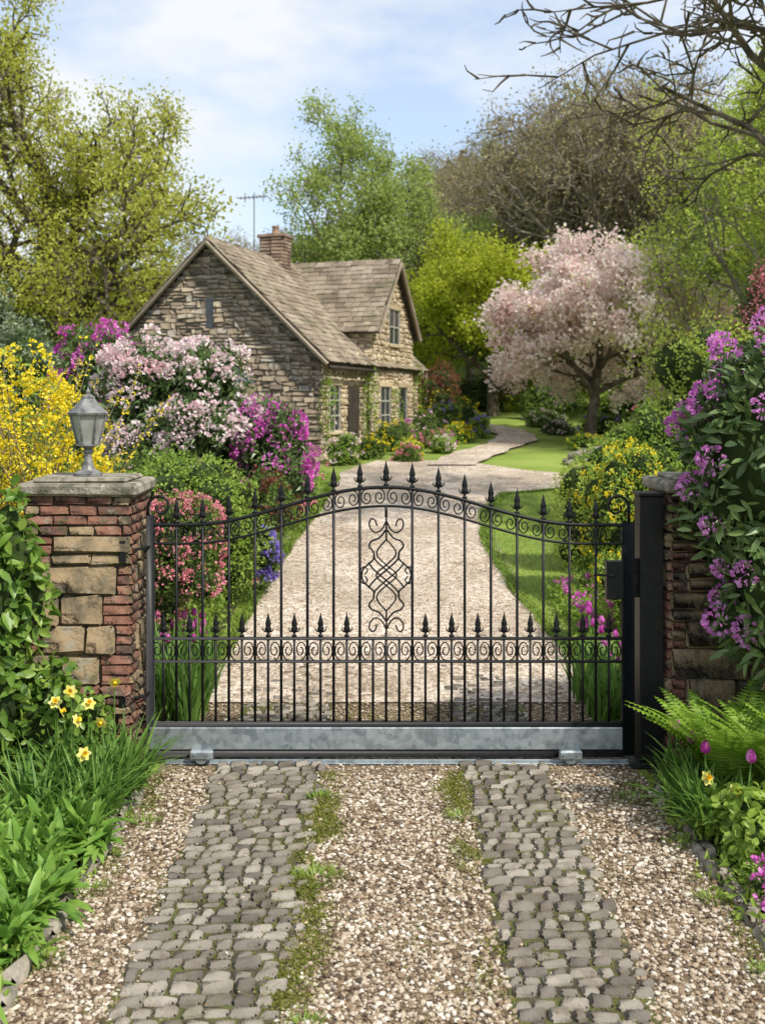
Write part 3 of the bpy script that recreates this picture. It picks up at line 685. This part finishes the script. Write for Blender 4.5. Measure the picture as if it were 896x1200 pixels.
def conifer(name,x,y,h,w,mat,n=9000,obj=True,parent=None):
    g=Geo();b=np.array([x,y,gz(x,y)]) if obj else np.zeros(3)
    tube(g,[b,b+[0,0,h*.98]],[h*.018,.01],6)
    t=rng.uniform(.06,1,n)**.8;layer=np.round(t*22)/22+rng.normal(0,.006,n);R=w/2*(1-layer)**.85*(1+.25*np.sin(layer*57))
    a=rng.uniform(0,6.28,n);q=R*rng.uniform(.25,1,n)*(1+.2*np.sin(a*5+layer*40))
    C=b+np.stack([q*np.cos(a),q*np.sin(a),h*layer-q*.25],1);D=np.stack([np.cos(a),np.sin(a),-.35+0*a],1)+rdir(n)*.5
    cards(g,C,D,rdir(n,1.5),w*.07*rng.uniform(.7,1.4,n),w*.03,1);return g.build(name,[m_bark,mat],False,parent,obj=obj)
wood=empty('background_woodland')  # leaf colours lightened to stand in for distance haze
V=[tree('wood_a',0,0,13,8,L_mid,bark=m_barkl,tr=.28,ch=(9,6,5,3),leafn=7,ls=.28,sig=.4,obj=False),
   tree('wood_b',0,0,14,9,L_brown,bark=m_barkl,tr=.28,ch=(10,7,5,3),leafn=2,ls=.17,sig=.35,obj=False,gnarl=.22),
   tree('wood_c',0,0,12,8,L_lime,bark=m_barkl,tr=.25,ch=(9,6,5,3),leafn=6,ls=.28,sig=.4,obj=False),
   conifer('wood_d',0,0,13,5,L_dark,5000,obj=False),
   tree('wood_e',0,0,9,8,L_bush,tr=.25,ch=(9,6,5,3),t0=.1,leafn=8,ls=.3,sig=.4,obj=False)]
def put(k,x,y,s,name='woodland_tree'):
    ob=bpy.data.objects.new(name,V[k]);sc.collection.objects.link(ob);ob.location=(x,y,gz(x,y)-.2);ob.rotation_euler=(0,0,rng.uniform(0,6.28));ob.scale=(s,s,s*rng.uniform(.92,1.08));ob.parent=wood
for i in range(34):
    x=rng.uniform(4,46);y=rng.uniform(58,84);put(rng.choice([0,1,1,1,2,4,1]),x,y,rng.uniform(.85,1.1))
for i in range(24):
    x=rng.uniform(-50,0);y=rng.uniform(60,84);put(rng.choice([0,1,1,2,4]),x,y,rng.uniform(.4,.62))
for (x,y,k,s) in((9.5,57,1,1.1),(12,55,1,1.2),(14.5,58,1,1.25),(17,53,1,1.15),(20,50,0,1.2),(23,48,2,1.15),(8,62,1,.9),(11,64,0,.95),(6.5,66,0,.8),(-7,56,1,.62),(-9.5,58,1,.62),(-12,60,1,.55),(4.8,56,0,.65),(2.2,52,4,.7),(5.5,50,4,.7),(-4,54,4,.65),(3,60,1,.7),(6.8,46,4,.5),(9.5,46,4,.6),(12.5,42,4,.7),(14,38,0,.8),(15,34,2,.75),(17,30,0,.85),(-2,60,1,.65),(11,44,2,.55)): put(k,x,y,s)
for (x,y,s) in((6.6,84,1.0),(8.6,86,.9),(11,88,1.0),(14,90,1.1)): put(3,x,y,s,'woodland_conifer')
for (x,y,s) in((-15,44,.55),(-19,42,.6),(-11,47,.45),(-23,40,.65),(-8,46,.4),(-13.5,35,.32),(-16,33,.4),(-20,34,.5),(-10,40,.35)): put(2 if rng.random()<.4 else 0,x,y,s)
for i in range(26):
    x=rng.uniform(-75,75);y=rng.uniform(90,115);put(rng.choice([0,1,4,3]),x,y,rng.uniform(.7,.9))
# --- left side shrubs behind gate
rng=np.random.default_rng(33)
bush('forsythia_shrub',(-3.45,9.7,1.9),(.85,.8,1.2),2500,.07,.025,L_brt,nl=12,k=.42,core=False,flowers=[(F_yel,1200,.05,6,-.6)])
g=Geo()
for i in range(150):
    a=rng.uniform(0,6.28);b=np.array([-3.4+rng.normal(0,.22),9.7+rng.normal(0,.2),.1]);L=rng.uniform(1.6,3.65);o=rng.uniform(.1,.42)*L
    t=np.linspace(0,1,9)[:,None];P=b+np.array([math.cos(a),math.sin(a),0])*o*t**1.6+np.array([0,0,1])*L*t*(1-.12*t)
    tube(g,P,np.linspace(.009,.003,9),4,0,cap=False)
    n=75;tt=rng.uniform(.25,1,n);C=np.stack([np.interp(tt,t[:,0],P[:,k]) for k in range(3)],1)+rng.normal(0,.012,(n,3))
    cards(g,C,rdir(n),rdir(n,.5),.042,.024,1,m=.6)
g.build('forsythia_stems',[m_barkl,F_yel]).parent=bpy.data.objects['forsythia_shrub']
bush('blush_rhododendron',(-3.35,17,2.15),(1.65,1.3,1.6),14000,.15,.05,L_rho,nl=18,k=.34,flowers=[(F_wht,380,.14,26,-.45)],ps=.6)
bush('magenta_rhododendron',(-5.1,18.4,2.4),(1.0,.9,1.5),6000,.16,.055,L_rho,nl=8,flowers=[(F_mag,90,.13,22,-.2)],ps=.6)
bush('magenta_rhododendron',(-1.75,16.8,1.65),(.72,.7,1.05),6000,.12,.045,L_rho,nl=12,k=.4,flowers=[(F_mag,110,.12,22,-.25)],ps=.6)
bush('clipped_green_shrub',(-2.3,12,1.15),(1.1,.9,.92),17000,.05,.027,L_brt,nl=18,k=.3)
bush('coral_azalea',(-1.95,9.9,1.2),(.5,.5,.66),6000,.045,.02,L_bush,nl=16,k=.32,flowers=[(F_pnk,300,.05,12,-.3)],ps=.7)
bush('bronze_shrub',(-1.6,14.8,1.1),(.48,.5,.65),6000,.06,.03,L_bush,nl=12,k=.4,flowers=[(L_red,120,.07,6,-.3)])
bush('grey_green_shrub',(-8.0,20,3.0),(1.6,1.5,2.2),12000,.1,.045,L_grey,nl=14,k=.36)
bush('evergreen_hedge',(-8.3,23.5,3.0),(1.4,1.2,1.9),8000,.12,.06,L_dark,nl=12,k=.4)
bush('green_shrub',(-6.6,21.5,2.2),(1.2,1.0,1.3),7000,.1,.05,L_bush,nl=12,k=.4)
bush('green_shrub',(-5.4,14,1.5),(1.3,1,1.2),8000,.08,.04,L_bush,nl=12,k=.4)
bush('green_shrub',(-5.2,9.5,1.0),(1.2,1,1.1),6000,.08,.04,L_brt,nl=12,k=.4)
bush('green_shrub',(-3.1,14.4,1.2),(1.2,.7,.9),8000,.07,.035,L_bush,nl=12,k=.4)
def ground_cover(name,n,x0,x1,y0,y1,h,mat,fl=None,nf=0,fs=.04):
    g=Geo();cl=rng.uniform([x0,y0],[x1,y1],(n,2));m=34
    C=np.repeat(cl,m,0)+rng.normal(0,.07,(n*m,2));z=Hh(C[:,0],C[:,1])+rng.uniform(.02,1,n*m)*h*np.repeat(rng.uniform(.4,1.1,n),m)
    q=n*m;cards(g,np.column_stack([C,z]),rdir(q,.6),rdir(q,1.),rng.uniform(.04,.09,q),rng.uniform(.02,.04,q),0)
    mats=[mat]
    if fl is not None:
        mats.append(fl);c=rng.uniform([x0,y0],[x1,y1],(nf,2));kk=8;C=np.repeat(np.column_stack([c,Hh(c[:,0],c[:,1])+h*rng.uniform(.8,1.25,nf)]),kk,0)+rng.normal(0,fs*.35,(nf*kk,3))
        cards(g,C,rdir(nf*kk,.4),rdir(nf*kk,.6),fs,fs*.7,1,m=.6)
    return g.build(name,mats)
ground_cover('border_perennials',150,-3.2,-1.75,9,12,.3,L_brt,F_mag,40,.04)
ground_cover('border_perennials',150,-2.6,-1.45,12,17,.42,L_bush,F_pnk,30,.05)
ground_cover('border_perennials',120,-2.3,-1.1,16,22,.4,L_brt,F_pnk,50,.06)
bush('blue_lilac_flowers',(-1.42,12.6,.75),(.18,.25,.42),900,.05,.02,L_bush,nl=7,k=.4,flowers=[(F_blu,130,.05,10,-.5)])
fx=lambda s,o:(-1.5+.317*s+.948*o,25+.948*s-.317*o)
for (s,o,r,h,m,fl) in((-.3,.7,.5,.5,L_brt,F_wht),(1,.9,.45,.4,L_bush,F_yel),(3,.9,.6,.6,L_bush,F_yel),(4.4,.8,.5,.55,L_brt,F_mag),(6,1.0,.6,.65,L_bush,F_wht),(7.6,1.1,.7,.8,L_brt,F_blu),(9,.9,.9,1.1,L_bush,F_yel),(2.0,1.6,.4,.3,L_brt,F_yel),(4.2,1.8,.5,.4,L_bush,F_pnk),(5.6,2.0,.5,.45,L_brt,F_yel),(7.5,2.2,.5,.5,L_brt,F_blu),(2.9,2.3,.4,.35,L_brt,F_wht),(.6,2.0,.35,.3,L_bush,F_pnk)):
    x,y=fx(s,o);bush('cottage_border_shrub',(x,y,gz(x,y)+h*.4),(r,r,h),2600,.07,.035,m,nl=9,k=.4,flowers=[(fl,36,.07,8,0)])
for (s,o,z,rz,n) in((.05,.14,2.5,.9,1100),(3.0,.2,2.4,1.3,1700),(5.0,.3,2.3,.9,900),(7.4,.3,2.6,1.2,1000)):
    x,y=fx(s,o);bush('climbing_rose',(x,y,z),(.28,.2,rz),n,.07,.035,L_brt,nl=9,k=.4,core=False,flowers=[(F_wht,24,.05,6,-.4)])
bush('gable_shrub',(-4.0,23.4,2.0),(1.6,.8,1.2),6000,.1,.045,L_bush,nl=10,k=.4)
# --- middle distance
bush('red_leaf_shrub',(1.9,38,2.9),(1.0,1,1.2),4000,.12,.06,L_red,nl=9)
bush('garden_shrub',(4.2,44,2.8),(1.3,1,1.0),4000,.12,.06,L_dark,nl=9)
bush('garden_shrub',(.6,42,3.4),(1.8,1,1.6),5000,.14,.06,L_bush,nl=9)
bush('garden_shrub',(6.4,39,2.5),(1.5,1,.8),4500,.12,.06,L_bush,nl=9)
bush('garden_shrub',(8.8,37,2.6),(2.0,1,1.1),5000,.12,.06,L_brt,nl=9)
for (x,y,r,h,m,fl) in((5.6,35.5,.9,.4,L_bush,F_wht),(1.2,33.5,.8,.6,L_brt,F_yel),(5.6,32.4,.6,.3,L_dark,F_wht),(7.2,32.5,1.2,.45,L_bush,F_blu),(5.7,27.6,.8,.35,L_brt,F_yel),(6.9,27,1.0,.6,L_bush,F_wht),(8.2,28,1.4,1.1,L_bush,F_wht),(5.2,24.6,.5,.3,L_brt,F_mag),(4.9,22.4,.5,.4,L_bush,F_mag),(5.5,23.2,.6,.5,L_brt,F_pnk),(2.3,30.2,.6,.4,L_bush,F_yel),(1.6,28.3,.5,.35,L_brt,F_mag),(3.0,34,.6,.4,L_brt,F_wht)):
    bush('rockery_shrub',(x,y,gz(x,y)+h*.3),(r,.8,h),3000,.09,.045,m,nl=10,k=.4,flowers=[(fl,40,.07,8,.1)])
g=Geo()
for i in range(30):
    x=rng.uniform(4.4,6.4);y=24.2+(x-4.7)*.6+rng.normal(0,.3);s=rng.uniform(.12,.28)
    rocks(g,[[x,y,gz(x,y)+s*.3+rng.choice([0,.14])]],[[s*1.3,s*.9,s*.6]],.14,T=(I2V,I2F))
g.build('rockery_stones',m_cap)
# --- right side beyond the gate
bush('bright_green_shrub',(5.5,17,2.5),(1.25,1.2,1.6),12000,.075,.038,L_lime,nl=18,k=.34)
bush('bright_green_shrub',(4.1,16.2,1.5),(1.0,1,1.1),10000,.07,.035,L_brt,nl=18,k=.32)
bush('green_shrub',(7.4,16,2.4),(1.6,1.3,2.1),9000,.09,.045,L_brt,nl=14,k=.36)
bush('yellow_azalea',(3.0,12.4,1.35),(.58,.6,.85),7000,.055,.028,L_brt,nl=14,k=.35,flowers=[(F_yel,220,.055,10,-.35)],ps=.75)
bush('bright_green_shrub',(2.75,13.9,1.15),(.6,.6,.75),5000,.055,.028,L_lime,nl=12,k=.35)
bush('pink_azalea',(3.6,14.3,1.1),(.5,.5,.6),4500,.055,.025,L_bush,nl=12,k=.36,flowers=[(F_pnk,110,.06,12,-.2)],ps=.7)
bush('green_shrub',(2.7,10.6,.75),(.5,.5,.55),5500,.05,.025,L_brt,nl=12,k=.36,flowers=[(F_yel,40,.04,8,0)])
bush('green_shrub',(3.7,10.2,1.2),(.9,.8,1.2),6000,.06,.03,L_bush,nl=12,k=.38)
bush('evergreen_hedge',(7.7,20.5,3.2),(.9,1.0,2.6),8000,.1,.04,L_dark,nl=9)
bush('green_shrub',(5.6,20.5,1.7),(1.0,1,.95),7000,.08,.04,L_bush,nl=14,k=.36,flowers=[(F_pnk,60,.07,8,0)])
ground_cover('border_perennials',130,2.05,2.6,9,12.5,.26,L_brt,F_mag,70,.05)
ground_cover('border_perennials',70,2.6,3.4,12.5,15,.3,L_bush,F_yel,50,.05)
g=Geo();n=60000;x=rng.uniform(1.5,6,n);y=8.8+rng.uniform(0,1,n)**1.5*13;k=x>np.interp(y,dy,dr)+.02;x=x[k];y=y[k];n=len(x);a=rng.uniform(0,6.28,n)
blades(g,np.stack([x,y,Hh(x,y)],1),a,rng.uniform(.03,.07,n),.009,.4,.2,seg=1)
g.build('lawn_grass',m_grass)
g=Geo();n=16000;y=rng.uniform(8.3,22,n);side=rng.random(n)<.5;x=np.where(side,np.interp(y,dy,dl)-np.abs(rng.normal(0,.07,n)),np.interp(y,dy,dr)+np.abs(rng.normal(0,.07,n)));a=rng.uniform(0,6.28,n)
blades(g,np.stack([x,y,Hh(x,y)],1),a,rng.uniform(.05,.14,n),.01,.4,.4,seg=3);g.build('verge_grass',m_grass)
def straps(name,x0,x1,y0,y1,n,L0,L1,W,mat=L_strap,bend=.5,lean=.35,parent=None):
    g=Geo();nc=max(3,n//22);cl=rng.uniform([x0,y0],[x1,y1],(nc,2));c=cl[rng.integers(0,nc,n)]+rng.normal(0,.03,(n,2));a=rng.uniform(0,6.28,n)
    blades(g,np.column_stack([c,Hh(c[:,0],c[:,1])]),a,rng.uniform(L0,L1,n),W*rng.uniform(.7,1.2,n),rng.uniform(.05,lean,n),rng.uniform(.05,bend,n),seg=6);return g.build(name,mat,True,parent)
straps('iris_leaves',-2.1,-1.45,8.1,9.4,520,.45,.9,.024,bend=.3,lean=.25)
straps('iris_leaves',1.75,2.4,8.2,9.4,380,.35,.68,.022,bend=.35,lean=.3)
def tulips(name,pts,h,mat,s=1.):
    g=Geo()
    for (x,y) in pts:
        z=gz(x,y);hh=h*rng.uniform(.85,1.12);lx=rng.normal(0,.03);ly=rng.normal(0,.03);r=.024*s
        tube(g,[[x,y,z],[x+lx*.4,y+ly*.4,z+hh*.5],[x+lx,y+ly,z+hh]],.0045*s,5,0)
        for k in range(6):
            a=k*math.pi/3+.3;ro=r*(1 if k%2 else .85)
            prof=[(.1,0,.35),(1,.25,1),(1.12,.55,1.05),(.75,.85,.7),(.5,1.05,.08)];V=[]
            for(q,zz,w) in prof:
                for m in(-1,0,1):
                    rr=ro*q*(1 if m==0 else .86);b=a+m*.62*w*(1/max(q,.6));V.append((x+lx+rr*math.cos(b),y+ly+rr*math.sin(b),z+hh+zz*.062*s))
            g.add(V,[[i*3+j,i*3+j+1,i*3+j+4,i*3+j+3] for i in range(4) for j in range(2)],1)
    n=len(pts)*4;P=np.repeat(np.array(pts),4,0)+rng.normal(0,.02,(n,2));a=rng.uniform(0,6.28,n)
    blades(g,np.column_stack([P,Hh(P[:,0],P[:,1])]),a,h*rng.uniform(.6,.95,n),.035*s,.2,.3,0)
    return g.build(name,[L_strap,mat],True)
def daffs(name,pts,h,face=(0.2,-1,.1)):
    g=Geo()
    for p in pts:
        x,y=p[0],p[1];z=gz(x,y);hh=p[2] if len(p)>2 else h*rng.uniform(.88,1.1)
        f=nrm(np.array(face)+rng.normal(0,.45,3));c=np.array([x,y,z+hh])
        tube(g,[[x,y,z],[x,y,z+hh*.6],[x,y,z+hh*.97],c+[0,0,.008]],.0045,5,0)
        c=c+f*.02;ref=np.array([0,0,1.]);A=nrm(np.cross(f,ref));B=np.cross(A,f)
        ds=np.array([A*math.cos(k*math.pi/3)+B*math.sin(k*math.pi/3)+f*.15 for k in range(6)])
        bigleaf(g,np.repeat(c[None],6,0),ds,np.repeat(f[None],6,0),.05,.035,droop=.02,mi=1,fold=.08)
        tube(g,[c,c+f*.016,c+f*.03,c+f*.034],[.009,.012,.014,.018],10,2,cap=False)
    return g.build(name,[L_strap,F_daf,F_org],True)
tulips('pink_tulips',[(x,y) for x,y in np.column_stack([rng.uniform(-2.3,-1.65,16),rng.uniform(9.0,10.4,16)])],.5,F_mag,1.3)
tulips('pink_tulips',[(x,y) for x,y in np.column_stack([rng.uniform(2.0,2.6,10),rng.uniform(9.0,10.5,10)])],.45,F_mag,1.3)
# --- foreground left
straps('daffodil_leaves',-2.25,-1.68,6.25,7.25,820,.3,.66,.024,bend=.6,lean=.5)
daffs('daffodils',[(-2.14,6.75,.64),(-2.02,6.7,.6),(-1.95,6.8,.68),(-1.84,6.75,.6),(-1.83,7.0,.8),(-2.2,6.9,.66),(-1.9,6.5,.46),(-2.08,6.85,.76)],.6)
def rosette(name,cl,n,L0,L1,Wr,mat,droop=(.1,.5),zb=.9):
    g=Geo();cl=np.array(cl);c=cl[rng.integers(0,len(cl),n)];c2=c+rng.normal(0,.035,(n,2));a=rng.uniform(0,6.28,n);el=rng.uniform(.4,1.4,n)
    D=np.stack([np.cos(a)*np.cos(el),np.sin(a)*np.cos(el),np.sin(el)],1);N=np.stack([-np.cos(a)*np.sin(el),-np.sin(a)*np.sin(el),np.cos(el)],1)+rdir(n)*.35
    L=rng.uniform(L0,L1,n);z=Hh(c2[:,0],c2[:,1])+rng.uniform(0,.12,n)
    bigleaf(g,np.column_stack([c2,z]),D,N,L,L*Wr*rng.uniform(.75,1.2,n),droop=rng.uniform(*droop,n),fold=.22);return g.build(name,mat,True)
cl=[(x,y) for x,y in np.column_stack([rng.uniform(-2.5,-1.70,60),rng.uniform(4.5,6.5,60)])]
rosette('broadleaf_clump',cl,3900,.15,.34,.2,L_gar,droop=(.1,.7))
rosette('broadleaf_clump',[(x,y) for x,y in np.column_stack([rng.uniform(-3.4,-2.3,30),rng.uniform(4.5,7,30)])],1900,.2,.44,.2,L_gar,droop=(.1,.7))
bush('laurel_shrub',(-2.75,7.05,1.15),(.55,.4,1.1),3800,.1,.05,L_laur,nl=20,k=.3,big=True)
bush('laurel_shrub',(-3.5,7.6,1.2),(.7,.5,1.2),2600,.11,.055,L_bush,nl=14,k=.36,big=True)
bush('ivy_clump',(-2.35,7.12,.45),(.42,.22,.5),2000,.065,.05,L_laur,nl=12,k=.36,big=True)
# --- foreground right
rl=[((2.7,7.25,2.3),(.48,.5,.75)),((2.95,7.2,1.7),(.52,.5,.85)),((2.45,7.3,1.95),(.26,.3,.38)),((2.8,7.1,2.65),(.42,.4,.45)),((3.25,7.5,2.3),(.6,.6,1.0)),((2.66,7.1,1.45),(.27,.3,.38)),((2.38,7.35,2.45),(.22,.25,.26)),((2.56,7.2,2.7),(.25,.25,.28)),((2.84,7.1,1.1),(.34,.3,.45)),((2.46,7.2,1.2),(.12,.13,.18))]
rl=[(np.array(a),np.array(b)) for a,b in rl]
bush('purple_rhododendron',None,None,7200,.13,.04,L_rho,lobes=rl,big=True,droop=.15,flowers=[(F_pur,68,.1,58,-.3)],ps=.46,zb=.35)
def fern(name,cs,nf=15,L=.75):
    g=Geo()
    for (x,y) in cs:
        z=gz(x,y)
        for i in range(nf):
            a=i/nf*6.28+rng.normal(0,.15);l=L*rng.uniform(.75,1.1);t=np.linspace(0,1,34);up=rng.uniform(.75,1.0)
            A=np.array([math.cos(a),math.sin(a),0]);P=np.array([x,y,z])+A*(l*(.25*t+.35*t**2.2))[:,None]+np.array([0,0,1])*(l*up*(t-.22*t**2.8))[:,None]
            tube(g,P,np.linspace(.005,.0015,34),4,0,cap=False)
            Tn=nrm(np.gradient(P,axis=0));Sd=np.cross(Tn,[0,0,1]);Sd=nrm(Sd);Nn=np.cross(Sd,Tn)
            w=.135*L*np.sin(np.pi*np.clip(t*.93+.07,0,1))**.75*(1-.35*t)
            for sg in(-1,1): cards(g,P[3:],(sg*Sd+Tn*.35)[3:],Nn[3:]+rng.normal(0,.15,(31,3)),w[3:]*1.25,.024*L/.75,0,m=.25,fold=.05)
    return g.build(name,L_fern,False)
fern('fern',[(2.28,6.75),(2.6,6.6),(2.95,6.85)],20,1.1)
straps('tulip_leaves',1.93,2.25,6.2,7.1,460,.25,.55,.028,bend=.55,lean=.5)
tulips('magenta_tulips',[(2.02,6.72),(1.97,6.9),(2.2,6.25),(2.05,6.5)],.46,F_mag,1.35)
daffs('daffodils',[(2.0,6.35,.36),(1.98,7.05,.46),(2.12,6.2,.34)],.36)
bush('geranium_clump',(2.25,6.0,.15),(.34,.42,.26),3600,.065,.05,L_brt,nl=16,k=.34,big=True)
bush('geranium_clump',(2.75,5.7,.2),(.4,.7,.34),3000,.07,.055,L_laur,nl=14,k=.36,big=True)
bush('magenta_aubrieta',(2.13,5.4,.06),(.2,.3,.18),1500,.04,.02,L_bush,nl=12,k=.36,flowers=[(F_mag,60,.045,9,-.1)],ps=.75)
ground_cover('low_bed_plants',130,-2.6,-1.72,4.0,7.3,.12,L_brt);ground_cover('low_bed_plants',150,1.93,3.,4.0,7.3,.12,L_brt)
# ------------------------------------------------------------------ light, sky, camera
az,el=math.radians(128),math.radians(50)
sd=Vector((math.sin(az)*math.cos(el),math.cos(az)*math.cos(el),math.sin(el)))
sun=bpy.data.lights.new('sun','SUN');sun.energy=4.9;sun.angle=math.radians(1.5);sun.color=(1,.95,.85)
so=bpy.data.objects.new('sun',sun);sc.collection.objects.link(so);so.rotation_euler=(-sd).to_track_quat('-Z','Y').to_euler()
w=bpy.data.worlds.new('World');sc.world=w;w.use_nodes=True;nt=w.node_tree;N=nt.nodes;K=nt.links;N.clear()
out=N.new('ShaderNodeOutputWorld');bg=N.new('ShaderNodeBackground');bg.inputs['Strength'].default_value=.145
sk=N.new('ShaderNodeTexSky');sk.sky_type='NISHITA';sk.sun_disc=False;sk.sun_elevation=el;sk.sun_rotation=az;sk.air_density=1.;sk.dust_density=.6
tc=N.new('ShaderNodeTexCoord');mp=N.new('ShaderNodeMapping');mp.inputs['Scale'].default_value=(1.6,1.6,4.0);mp.inputs['Location'].default_value=(.3,.1,.4);no=N.new('ShaderNodeTexNoise');no.inputs['Scale'].default_value=2.1;no.inputs['Detail'].default_value=8;no.inputs['Roughness'].default_value=.55
cr=N.new('ShaderNodeValToRGB');cr.color_ramp.elements[0].position=.4;cr.color_ramp.elements[1].position=.58;cr.color_ramp.elements[0].color=(.42,.42,.42,1)
mx=N.new('ShaderNodeMix');mx.data_type='RGBA';mx.inputs[7].default_value=(6.4,6.65,6.9,1)
hs=N.new('ShaderNodeMix');hs.data_type='RGBA';hs.blend_type='MULTIPLY';hs.inputs[0].default_value=1;hs.inputs[7].default_value=(1.25,1.45,1.6,1)
K.new(sk.outputs[0],hs.inputs[6])
K.new(tc.outputs['Generated'],mp.inputs['Vector']);K.new(mp.outputs[0],no.inputs['Vector']);K.new(no.outputs['Fac'],cr.inputs['Fac']);K.new(cr.outputs['Color'],mx.inputs[0]);K.new(hs.outputs[2],mx.inputs[6]);K.new(mx.outputs[2],bg.inputs['Color']);K.new(bg.outputs[0],out.inputs['Surface'])
cam=bpy.data.cameras.new('camera');co=bpy.data.objects.new('camera',cam);sc.collection.objects.link(co);co.location=(0,0,2.7);co.rotation_euler=(math.radians(90),0,0)
cam.sensor_width=36;cam.lens=36;cam.shift_y=-130/1200;cam.clip_end=3000;cam.clip_start=.05
cam.dof.use_dof=True;cam.dof.focus_distance=7.4;cam.dof.aperture_fstop=2.4
sc.camera=co
sc.view_settings.view_transform='Standard';sc.view_settings.look='None';sc.view_settings.exposure=0
